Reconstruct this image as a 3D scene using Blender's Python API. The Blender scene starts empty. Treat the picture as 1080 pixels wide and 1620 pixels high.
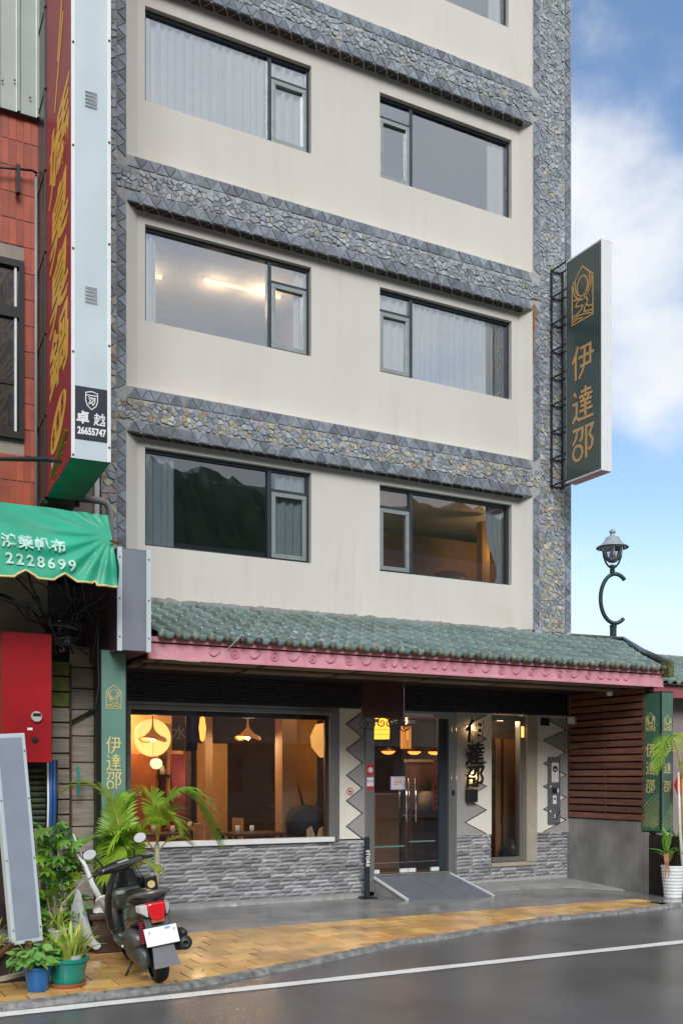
import bpy, math, random
from mathutils import Vector, Matrix, noise
R = math.radians
sc = bpy.context.scene
COL = sc.collection

# ------------------------------------------------------------------ camera
CAMX, CAMY, CAMZ = -3.462, -12.63, 1.65
cam_d = bpy.data.cameras.new('camera'); cam = bpy.data.objects.new('camera', cam_d); COL.objects.link(cam)
cam.location = (CAMX, CAMY, CAMZ); cam.rotation_euler = (R(90), 0, R(-28.0946))
cam_d.sensor_fit = 'HORIZONTAL'; cam_d.sensor_width = 24; cam_d.lens = 35.8; cam_d.shift_y = 418/1080
cam_d.clip_end = 2000; cam_d.clip_start = .05
sc.camera = cam
# ------------------------------------------------------------------ world
SUN_EL, SUN_AZ = 35, 200          # degrees; azimuth clockwise from +y
w = bpy.data.worlds.new('World'); sc.world = w; w.use_nodes = True
nt = w.node_tree; nt.nodes.clear()
def N(t, **k):
    n = nt.nodes.new(t)
    for a, b in k.items(): setattr(n, a, b)
    return n
out = N('ShaderNodeOutputWorld'); mix = N('ShaderNodeMixShader')
sky = N('ShaderNodeTexSky', sky_type='NISHITA', sun_disc=False, sun_elevation=R(SUN_EL), sun_rotation=R(SUN_AZ))
sky.air_density = 1.0; sky.dust_density = .6; sky.ozone_density = 2.4
b1 = N('ShaderNodeBackground'); b1.inputs[1].default_value = .128
b2 = N('ShaderNodeBackground'); b2.inputs[1].default_value = .68
tc = N('ShaderNodeTexCoord')
mp = N('ShaderNodeMapping'); mp.inputs['Scale'].default_value = (1, 1, 1.5); mp.inputs['Location'].default_value = (2.3, .7, .4)
no = N('ShaderNodeTexNoise'); no.inputs['Scale'].default_value = 4.5; no.inputs['Detail'].default_value = 9; no.inputs['Roughness'].default_value = .55
L = nt.links.new
L(tc.outputs['Generated'], mp.inputs[0]); L(mp.outputs[0], no.inputs['Vector'])
def dirdot(v, lo, hi):
    d = N('ShaderNodeVectorMath', operation='DOT_PRODUCT'); v = Vector(v).normalized(); d.inputs[1].default_value = v
    L(tc.outputs['Generated'], d.inputs[0])
    m = N('ShaderNodeMapRange', interpolation_type='SMOOTHSTEP'); m.inputs['From Min'].default_value = math.cos(R(lo)); m.inputs['From Max'].default_value = math.cos(R(hi))
    L(d.outputs['Value'], m.inputs['Value']); return m.outputs[0]
def M(op, a, b):
    n = N('ShaderNodeMath', operation=op)
    for i, v in enumerate((a, b)):
        if isinstance(v, (int, float)): n.inputs[i].default_value = v
        else: L(v, n.inputs[i])
    return n.outputs[0]
hole = dirdot((.72, .56, .42), 46, 10)         # the break of blue over the street corner
cloud = M('MAXIMUM', dirdot((0.596, 0.673, 0.438), 8.0, 2), dirdot((0.651, 0.666, 0.365), 5.5, .5))       # the white cloud inside it
edge = M('MULTIPLY', M('SUBTRACT', no.outputs[0], .5), 2.6)
cov = M('ADD', M('SUBTRACT', 1.0, M('MULTIPLY', hole, .96)), M('MULTIPLY', cloud, .85))
cov = M('ADD', cov, edge)
sep = N('ShaderNodeSeparateXYZ'); L(tc.outputs['Generated'], sep.inputs[0])
hz = N('ShaderNodeMapRange', interpolation_type='SMOOTHSTEP'); hz.inputs['From Min'].default_value = .34; hz.inputs['From Max'].default_value = .0
hz.inputs['To Min'].default_value = 0; hz.inputs['To Max'].default_value = .95
L(sep.outputs[2], hz.inputs['Value'])
cov = M('MAXIMUM', cov, hz.outputs[0])
rmp = N('ShaderNodeMapRange', interpolation_type='SMOOTHSTEP'); rmp.inputs['From Min'].default_value = .10; rmp.inputs['From Max'].default_value = 1.0
L(cov, rmp.inputs['Value'])
cr = N('ShaderNodeValToRGB'); cr.color_ramp.elements[0].color = (.62, .68, .76, 1); cr.color_ramp.elements[1].color = (.97, .98, 1.0, 1)
cr.color_ramp.elements[0].position = .3; cr.color_ramp.elements[1].position = .62
no2 = N('ShaderNodeTexNoise'); no2.inputs['Scale'].default_value = 1.7; no2.inputs['Detail'].default_value = 5; L(mp.outputs[0], no2.inputs['Vector'])
L(no2.outputs[0], cr.inputs[0]); L(cr.outputs[0], b2.inputs[0]); L(sky.outputs[0], b1.inputs[0])
L(rmp.outputs[0], mix.inputs[0]); L(b1.outputs[0], mix.inputs[1]); L(b2.outputs[0], mix.inputs[2]); L(mix.outputs[0], out.inputs[0])
# ------------------------------------------------------------------ sun (veiled by cloud)
sd = bpy.data.lights.new('sun', 'SUN'); so = bpy.data.objects.new('sun', sd); COL.objects.link(so)
sd.energy = 1.5; sd.angle = R(25); sd.color = (1, .985, .96)
az = R(SUN_AZ); sv = Vector((math.sin(az)*math.cos(R(SUN_EL)), math.cos(az)*math.cos(R(SUN_EL)), math.sin(R(SUN_EL))))
so.rotation_euler = sv.to_track_quat('Z', 'Y').to_euler()
vs = sc.view_settings; vs.view_transform = 'Standard'; vs.look = 'None'; vs.exposure = 0.66; vs.gamma = 1; vs.use_curve_mapping = False
sc.render.engine = 'CYCLES'; sc.cycles.use_denoising = True; sc.cycles.max_bounces = 8; sc.cycles.transparent_max_bounces = 12
sc.cycles.caustics_reflective = False; sc.cycles.caustics_refractive = False; sc.cycles.sample_clamp_indirect = 6

# ================================================================== helpers
ORG = {}
class MB:
    def __init__(s): s.v = []; s.f = []
    def add(s, vs_, fs_):
        o = len(s.v); s.v += [tuple(p) for p in vs_]; s.f += [tuple(i+o for i in f) for f in fs_]; return s
    def box(s, x0, y0, z0, x1, y1, z1):
        return s.add([(x0,y0,z0),(x1,y0,z0),(x1,y1,z0),(x0,y1,z0),(x0,y0,z1),(x1,y0,z1),(x1,y1,z1),(x0,y1,z1)],
                     [(0,3,2,1),(4,5,6,7),(0,1,5,4),(1,2,6,5),(2,3,7,6),(3,0,4,7)])
    def obox(s, c, size, rot=None):
        a, b, d = (q/2 for q in size); c = Vector(c); P = []
        for z in (-d, d):
            for x, y in ((-a,-b),(a,-b),(a,b),(-a,b)):
                p = Vector((x, y, z)); P.append(c + (rot @ p if rot else p))
        return s.add(P, [(0,3,2,1),(4,5,6,7),(0,1,5,4),(1,2,6,5),(2,3,7,6),(3,0,4,7)])
    def bar(s, a, b, w_, h=None):
        a = Vector(a); b = Vector(b); d = b-a; h = h or w_
        q = d.to_track_quat('Z', 'Y').to_matrix()
        return s.obox((a+b)/2, (w_, h, d.length), q)
    def prism(s, poly, d, fn):
        """poly: 2d points; fn(u, v, t) -> xyz; thickness from 0 to d"""
        n = len(poly)
        P = [fn(u, v, 0) for u, v in poly] + [fn(u, v, d) for u, v in poly]
        return s.add(P, [tuple(range(n-1, -1, -1)), tuple(range(n, 2*n))] + [(i, (i+1) % n, n+(i+1) % n, n+i) for i in range(n)])
    def tube(s, pts, r, n=8, cap=True):
        pts = [Vector(p) for p in pts]; m = len(pts); rs = r if isinstance(r, (list, tuple)) else [r]*m
        t0 = (pts[1]-pts[0]).normalized(); up = Vector((0,0,1)) if abs(t0.z) < .9 else Vector((1,0,0))
        a = t0.cross(up).normalized(); P = []
        for i, p in enumerate(pts):
            t = (pts[min(i+1, m-1)]-pts[max(i-1, 0)]).normalized()
            a = (a - t*a.dot(t)).normalized(); b = t.cross(a)
            for k in range(n):
                an = 2*math.pi*k/n; P.append(p + (a*math.cos(an)+b*math.sin(an))*rs[i])
        F = [(i*n+k, i*n+(k+1) % n, (i+1)*n+(k+1) % n, (i+1)*n+k) for i in range(m-1) for k in range(n)]
        if cap: F += [tuple(range(n-1, -1, -1)), tuple((m-1)*n+k for k in range(n))]
        return s.add(P, F)
    def lathe(s, prof, c=(0,0,0), n=20, ax='z', cap=False, sx=1, sy=1):
        P = []; c = Vector(c)
        for r, h in prof:
            for k in range(n):
                an = 2*math.pi*k/n; u, v = r*math.cos(an)*sx, r*math.sin(an)*sy
                P.append(c + Vector((u, v, h) if ax == 'z' else (h, u, v) if ax == 'x' else (u, h, v)))
        m = len(prof)
        F = [(i*n+k, i*n+(k+1) % n, (i+1)*n+(k+1) % n, (i+1)*n+k) for i in range(m-1) for k in range(n)]
        if cap: F += [tuple(range(n-1, -1, -1)), tuple((m-1)*n+k for k in range(n))]
        return s.add(P, F)
    def grid(s, nu, nv, fn):
        P = [fn(i/nu, j/nv) for j in range(nv+1) for i in range(nu+1)]
        return s.add(P, [(j*(nu+1)+i, j*(nu+1)+i+1, (j+1)*(nu+1)+i+1, (j+1)*(nu+1)+i) for j in range(nv) for i in range(nu)])
    def loft(s, rings, cap=True):
        n = len(rings[0]); P = [p for r in rings for p in r]; m = len(rings)
        F = [(i*n+k, i*n+(k+1) % n, (i+1)*n+(k+1) % n, (i+1)*n+k) for i in range(m-1) for k in range(n)]
        if cap: F += [tuple(range(n-1, -1, -1)), tuple((m-1)*n+k for k in range(n))]
        return s.add(P, F)
    def mesh(s, name, mat, smooth=False, off=(0,0,0)):
        me = bpy.data.meshes.new(name); ox, oy, oz = off
        me.from_pydata([(x-ox, y-oy, z-oz) for x, y, z in s.v], [], s.f); me.validate()
        if mat: me.materials.append(mat)
        if smooth:
            me.polygons.foreach_set('use_smooth', [True]*len(me.polygons)); me.update()
        me.update(); return me
    def build(s, name, mat, parent=None, smooth=False, bevel=0, solid=0, sub=0):
        off = ORG.get(parent.name, (0,0,0)) if parent else (0,0,0)
        me = s.mesh(name, mat, smooth, off); return place(name, me, parent, None, bevel, solid, sub)
def place(name, me, parent=None, loc=None, bevel=0, solid=0, sub=0, rot=None):
    o = bpy.data.objects.new(name, me); COL.objects.link(o)
    if parent:
        o.parent = parent; ORG[o.name] = ORG.get(parent.name, (0,0,0))
    if loc is not None:
        off = ORG.get(parent.name, (0,0,0)) if parent else (0,0,0)
        o.location = (loc[0]-off[0], loc[1]-off[1], loc[2]-off[2])
    if rot is not None: o.rotation_euler = rot
    if solid: m = o.modifiers.new('solid', 'SOLIDIFY'); m.thickness = solid; m.offset = 0
    if bevel: m = o.modifiers.new('bevel', 'BEVEL'); m.width = bevel; m.segments = 2; m.limit_method = 'ANGLE'
    if sub: m = o.modifiers.new('sub', 'SUBSURF'); m.levels = sub; m.render_levels = sub
    return o
def thing(name, label, cat, loc, group=None, rot=None, local=False):
    o = bpy.data.objects.new(name, None); COL.objects.link(o); o.empty_display_size = .1
    o.location = loc; o['label'] = label; o['category'] = cat
    if group: o['group'] = group
    if rot is not None: o.rotation_euler = rot
    ORG[o.name] = (0,0,0) if (local or rot is not None) else tuple(loc)
    return o
def tag(o, label, cat, group=None):
    o['label'] = label; o['category'] = cat
    if group: o['group'] = group
    return o
def struct(o): o['kind'] = 'structure'; return o
def stuff(o): o['kind'] = 'stuff'; return o

def mat(name, c, rough=.6, metal=0, var=.12, vs=6, bump=.15, bs=60, rand=0, c2=None, spec=.5, coat=0, emit=None, es=0, tint=None, stretch=(1,1,1), rvar=0, trans=0, hue=None, sss=0, local=False):
    m = bpy.data.materials.new(name); m.use_nodes = True; t = m.node_tree; nd = t.nodes; bs_ = nd['Principled BSDF']; l = t.links.new
    geo = nd.new('ShaderNodeNewGeometry'); mpn = nd.new('ShaderNodeMapping'); mpn.inputs['Scale'].default_value = stretch
    if local:
        tcn = nd.new('ShaderNodeTexCoord'); l(tcn.outputs['Object'], mpn.inputs[0])
    else: l(geo.outputs['Position'], mpn.inputs[0])
    n1 = nd.new('ShaderNodeTexNoise'); n1.inputs['Scale'].default_value = vs; n1.inputs['Detail'].default_value = 6; n1.inputs['Roughness'].default_value = .6; l(mpn.outputs[0], n1.inputs['Vector'])
    rp = nd.new('ShaderNodeMapRange'); rp.inputs['From Min'].default_value = .3; rp.inputs['From Max'].default_value = .7; l(n1.outputs[0], rp.inputs['Value'])
    mx = nd.new('ShaderNodeMix'); mx.data_type = 'RGBA'; l(rp.outputs[0], mx.inputs['Factor'])
    c2 = c2 or tuple(min(1, q*(1+var)) for q in c); ca = tuple(q*(1-var) for q in c) if c2 and var else c
    mx.inputs['A'].default_value = (*ca, 1); mx.inputs['B'].default_value = (*c2, 1); colr = mx.outputs['Result']
    if rand or hue:
        oi = nd.new('ShaderNodeObjectInfo'); hsv = nd.new('ShaderNodeHueSaturation'); l(colr, hsv.inputs['Color'])
        mr = nd.new('ShaderNodeMapRange'); mr.inputs['To Min'].default_value = 1-rand; mr.inputs['To Max'].default_value = 1+rand; l(oi.outputs['Random'], mr.inputs['Value']); l(mr.outputs[0], hsv.inputs['Value'])
        if hue:
            mm = nd.new('ShaderNodeMath'); mm.operation = 'MULTIPLY'; mm.inputs[1].default_value = 7.31; l(oi.outputs['Random'], mm.inputs[0])
            fr = nd.new('ShaderNodeMath'); fr.operation = 'FRACT'; l(mm.outputs[0], fr.inputs[0])
            mr2 = nd.new('ShaderNodeMapRange'); mr2.inputs['To Min'].default_value = .5-hue; mr2.inputs['To Max'].default_value = .5+hue; l(fr.outputs[0], mr2.inputs['Value']); l(mr2.outputs[0], hsv.inputs['Hue'])
        colr = hsv.outputs[0]
    if tint:
        at = nd.new('ShaderNodeAttribute'); at.attribute_name = tint; mu = nd.new('ShaderNodeMix'); mu.data_type = 'RGBA'; mu.blend_type = 'MULTIPLY'; mu.inputs['Factor'].default_value = 1
        l(colr, mu.inputs['A']); l(at.outputs['Color'], mu.inputs['B']); colr = mu.outputs['Result']
    l(colr, bs_.inputs['Base Color'])
    bs_.inputs['Metallic'].default_value = metal; bs_.inputs['Roughness'].default_value = rough; bs_.inputs['Specular IOR Level'].default_value = spec
    if rvar:
        r2 = nd.new('ShaderNodeMapRange'); r2.inputs['From Min'].default_value = .35; r2.inputs['From Max'].default_value = .65
        r2.inputs['To Min'].default_value = max(.02, rough-rvar); r2.inputs['To Max'].default_value = rough+rvar
        n3 = nd.new('ShaderNodeTexNoise'); n3.inputs['Scale'].default_value = vs*.35; n3.inputs['Detail'].default_value = 4; l(mpn.outputs[0], n3.inputs['Vector']); l(n3.outputs[0], r2.inputs['Value']); l(r2.outputs[0], bs_.inputs['Roughness'])
    if bump:
        n2 = nd.new('ShaderNodeTexNoise'); n2.inputs['Scale'].default_value = bs; n2.inputs['Detail'].default_value = 5; l(mpn.outputs[0], n2.inputs['Vector'])
        bp = nd.new('ShaderNodeBump'); bp.inputs['Strength'].default_value = bump; bp.inputs['Distance'].default_value = .01; l(n2.outputs[0], bp.inputs['Height']); l(bp.outputs[0], bs_.inputs['Normal'])
    if coat: bs_.inputs['Coat Weight'].default_value = coat; bs_.inputs['Coat Roughness'].default_value = .08
    if emit: bs_.inputs['Emission Color'].default_value = (*emit, 1); bs_.inputs['Emission Strength'].default_value = es
    if sss: bs_.inputs['Subsurface Weight'].default_value = sss
    m['p'] = 0; del m['p']
    return m
def translucent(name, c, amt=.4, rough=.5, rand=.15, hue=.015, var=.2):
    m = mat(name, c, rough, var=var, vs=9, bump=.05, rand=rand, hue=hue); t = m.node_tree; nd = t.nodes; b = nd['Principled BSDF']; o = nd['Material Output']
    tr = nd.new('ShaderNodeBsdfTranslucent'); ms = nd.new('ShaderNodeMixShader'); ms.inputs[0].default_value = amt
    src = b.inputs['Base Color'].links[0].from_socket; t.links.new(src, tr.inputs[0])
    t.links.new(b.outputs[0], ms.inputs[1]); t.links.new(tr.outputs[0], ms.inputs[2]); t.links.new(ms.outputs[0], o.inputs[0]); return m
def glassm(name, refl=.12, tint=(.9,.94,.95), bump=.0, ior=1.5):
    m = bpy.data.materials.new(name); m.use_nodes = True; t = m.node_tree; nd = t.nodes; nd.clear(); l = t.links.new
    o = nd.new('ShaderNodeOutputMaterial'); ms = nd.new('ShaderNodeMixShader'); tr = nd.new('ShaderNodeBsdfTransparent'); gl = nd.new('ShaderNodeBsdfGlossy')
    tr.inputs[0].default_value = (*tint, 1); gl.inputs['Roughness'].default_value = .0; gl.inputs[0].default_value = (.88, .94, 1, 1)
    fr = nd.new('ShaderNodeFresnel'); fr.inputs[0].default_value = ior; ma = nd.new('ShaderNodeMath'); ma.operation = 'ADD'; ma.use_clamp = True; ma.inputs[1].default_value = refl
    l(fr.outputs[0], ma.inputs[0]); l(ma.outputs[0], ms.inputs[0]); l(tr.outputs[0], ms.inputs[1]); l(gl.outputs[0], ms.inputs[2]); l(ms.outputs[0], o.inputs[0])
    if bump:
        geo = nd.new('ShaderNodeNewGeometry'); n2 = nd.new('ShaderNodeTexNoise'); n2.inputs['Scale'].default_value = 1.3; n2.inputs['Detail'].default_value = 1; l(geo.outputs['Position'], n2.inputs['Vector'])
        bp = nd.new('ShaderNodeBump'); bp.inputs['Strength'].default_value = bump; bp.inputs['Distance'].default_value = .02; l(n2.outputs[0], bp.inputs['Height']); l(bp.outputs[0], gl.inputs['Normal']); l(bp.outputs[0], fr.inputs['Normal'])
    return m
def emis(name, c, s): return mat(name, c, .5, bump=0, var=.05, emit=c, es=s)

_fonts = {}
def txt(body, size, m, name, parent, org, xd, yd, ext=.002, bold=0, sx=1, space=1, shear=0, align='CENTER', warp=None):
    cu = bpy.data.curves.new('t', 'FONT'); cu.body = body; cu.size = size; cu.align_x = align; cu.align_y = 'CENTER'
    cu.extrude = ext; cu.offset = bold; cu.space_character = space; cu.shear = shear; cu.resolution_u = 3
    o = bpy.data.objects.new('t', cu); COL.objects.link(o); dg = bpy.context.evaluated_depsgraph_get()
    me = bpy.data.meshes.new_from_object(o.evaluated_get(dg)); bpy.data.objects.remove(o); bpy.data.curves.remove(cu)
    xd = Vector(xd).normalized(); yd = Vector(yd).normalized(); nz = xd.cross(yd); O = Vector(org)
    off = Vector(ORG.get(parent.name, (0,0,0))) if parent else Vector()
    for v in me.vertices:
        p = O + xd*(v.co.x*sx) + yd*v.co.y + nz*v.co.z
        if warp: p = warp(p)
        v.co = p - off
    me.materials.clear(); me.materials.append(m); me.name = name
    return place(name, me, parent)

def stroke_mesh(strokes, org, xd, yd, sc_x, sc_y, wd, th=.003):
    """flat strokes (polylines in unit box) with mitred joints laid on the plane (xd, yd)"""
    xd = Vector(xd).normalized(); yd = Vector(yd).normalized(); nz = xd.cross(yd); O = Vector(org); mb = MB()
    for si, st in enumerate(strokes):
        lift = si*.0005
        P = [Vector((u*sc_x, v*sc_y)) for u, v in st]; closed = (P[0]-P[-1]).length < 1e-5
        if closed: P = P[:-1]
        n = len(P); Lf = []; Rt = []
        for i in range(n):
            a = P[i]-P[i-1] if (i > 0 or closed) else P[1]-P[0]
            b = P[(i+1) % n]-P[i] if (i < n-1 or closed) else a
            a = a.normalized(); b = b.normalized(); t = (a+b)
            t = t.normalized() if t.length > .2 else a
            nn = Vector((-t.y, t.x)); k = min(2.2, 1/max(.4, abs(nn.dot(Vector((-a.y, a.x))))))
            Lf.append(P[i]+nn*wd/2*k); Rt.append(P[i]-nn*wd/2*k)
        rng = range(n) if closed else range(n-1)
        W = lambda p, h: O + xd*p.x + yd*p.y + nz*h
        V = [W(p, th+lift) for p in Lf]+[W(p, th+lift) for p in Rt]+[W(p, 0) for p in Lf]+[W(p, 0) for p in Rt]
        F = []
        for i in rng:
            j = (i+1) % n; F += [(i, j, n+j, n+i)[::-1], (i, 2*n+i, 2*n+j, j)[::-1], (n+i, n+j, 3*n+j, 3*n+i)[::-1]]
        if not closed: F += [(0, n, 3*n, 2*n), (n-1, 2*n-1, 4*n-1, 3*n-1)[::-1]]
        mb.add(V, F)
    return mb
def circ(cx, cy, r, n=22, a0=0, a1=360): return [(cx+r*math.cos(R(a0+(a1-a0)*i/n)), cy+r*math.sin(R(a0+(a1-a0)*i/n))) for i in range(n+1)]
G_YI = [[(.28,1),(.2,.8),(.02,.55)], [(.17,.72),(.17,0)], [(.38,.9),(.86,.9),(.86,.36),(.38,.36)], [(.3,.63),(1.02,.63)], [(.6,.9),(.58,.4),(.5,.18),(.33,0)]]
G_DA = [[(.08,.95),(.2,.8)], [(.02,.6),(.22,.6),(.22,.28),(.03,.04)], [(.2,.18),(.32,.08),(1,.06)], [(.64,1.02),(.64,.75)], [(.42,.89),(.88,.89)], [(.34,.75),(.95,.75)],
        [(.5,.73),(.56,.62)], [(.79,.73),(.72,.62)], [(.38,.6),(.92,.6)], [(.42,.46),(.88,.46)], [(.36,.31),(.95,.31)], [(.64,.6),(.64,.13)]]
G_SHAO = [[(.04,.95),(.5,.95),(.49,.75),(.45,.62),(.36,.58)], [(.25,.95),(.2,.72),(.05,.52)], circ(.27,.24,.22), [(.67,0),(.67,.95),(.98,.95),(.82,.68),(.97,.5),(.95,.34),(.88,.25),(.76,.24)]]
G_LOGO = [[(0,0),(1,0),(1,1.0),(.5,1.36),(0,1.0),(0,0)], circ(.5,.86,.25), [(.04,.98),(.1,.75),(.25,.6),(.44,.56)], [(.14,1.08),(.17,.82),(.3,.66)], [(.96,.98),(.9,.75),(.75,.6),(.56,.56)], [(.86,1.08),(.83,.82),(.7,.66)],
          [(.04,.62),(.22,.58),(.4,.54),(.5,.5),(.68,.52),(.76,.42),(.7,.34),(.8,.26),(.96,.24)], [(.4,.54),(.24,.5),(.18,.42),(.38,.38),(.52,.36),(.44,.26),(.2,.2),(.04,.2)],
          [(.04,.12),(.3,.16),(.6,.12),(.96,.04)], [(.04,.06),(.28,.09),(.5,.05)], [(.7,.34),(.6,.26),(.6,.18),(.78,.14),(.96,.12)]]
G_ALL = (('伊', G_YI), ('達', G_DA), ('邵', G_SHAO))

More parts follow.
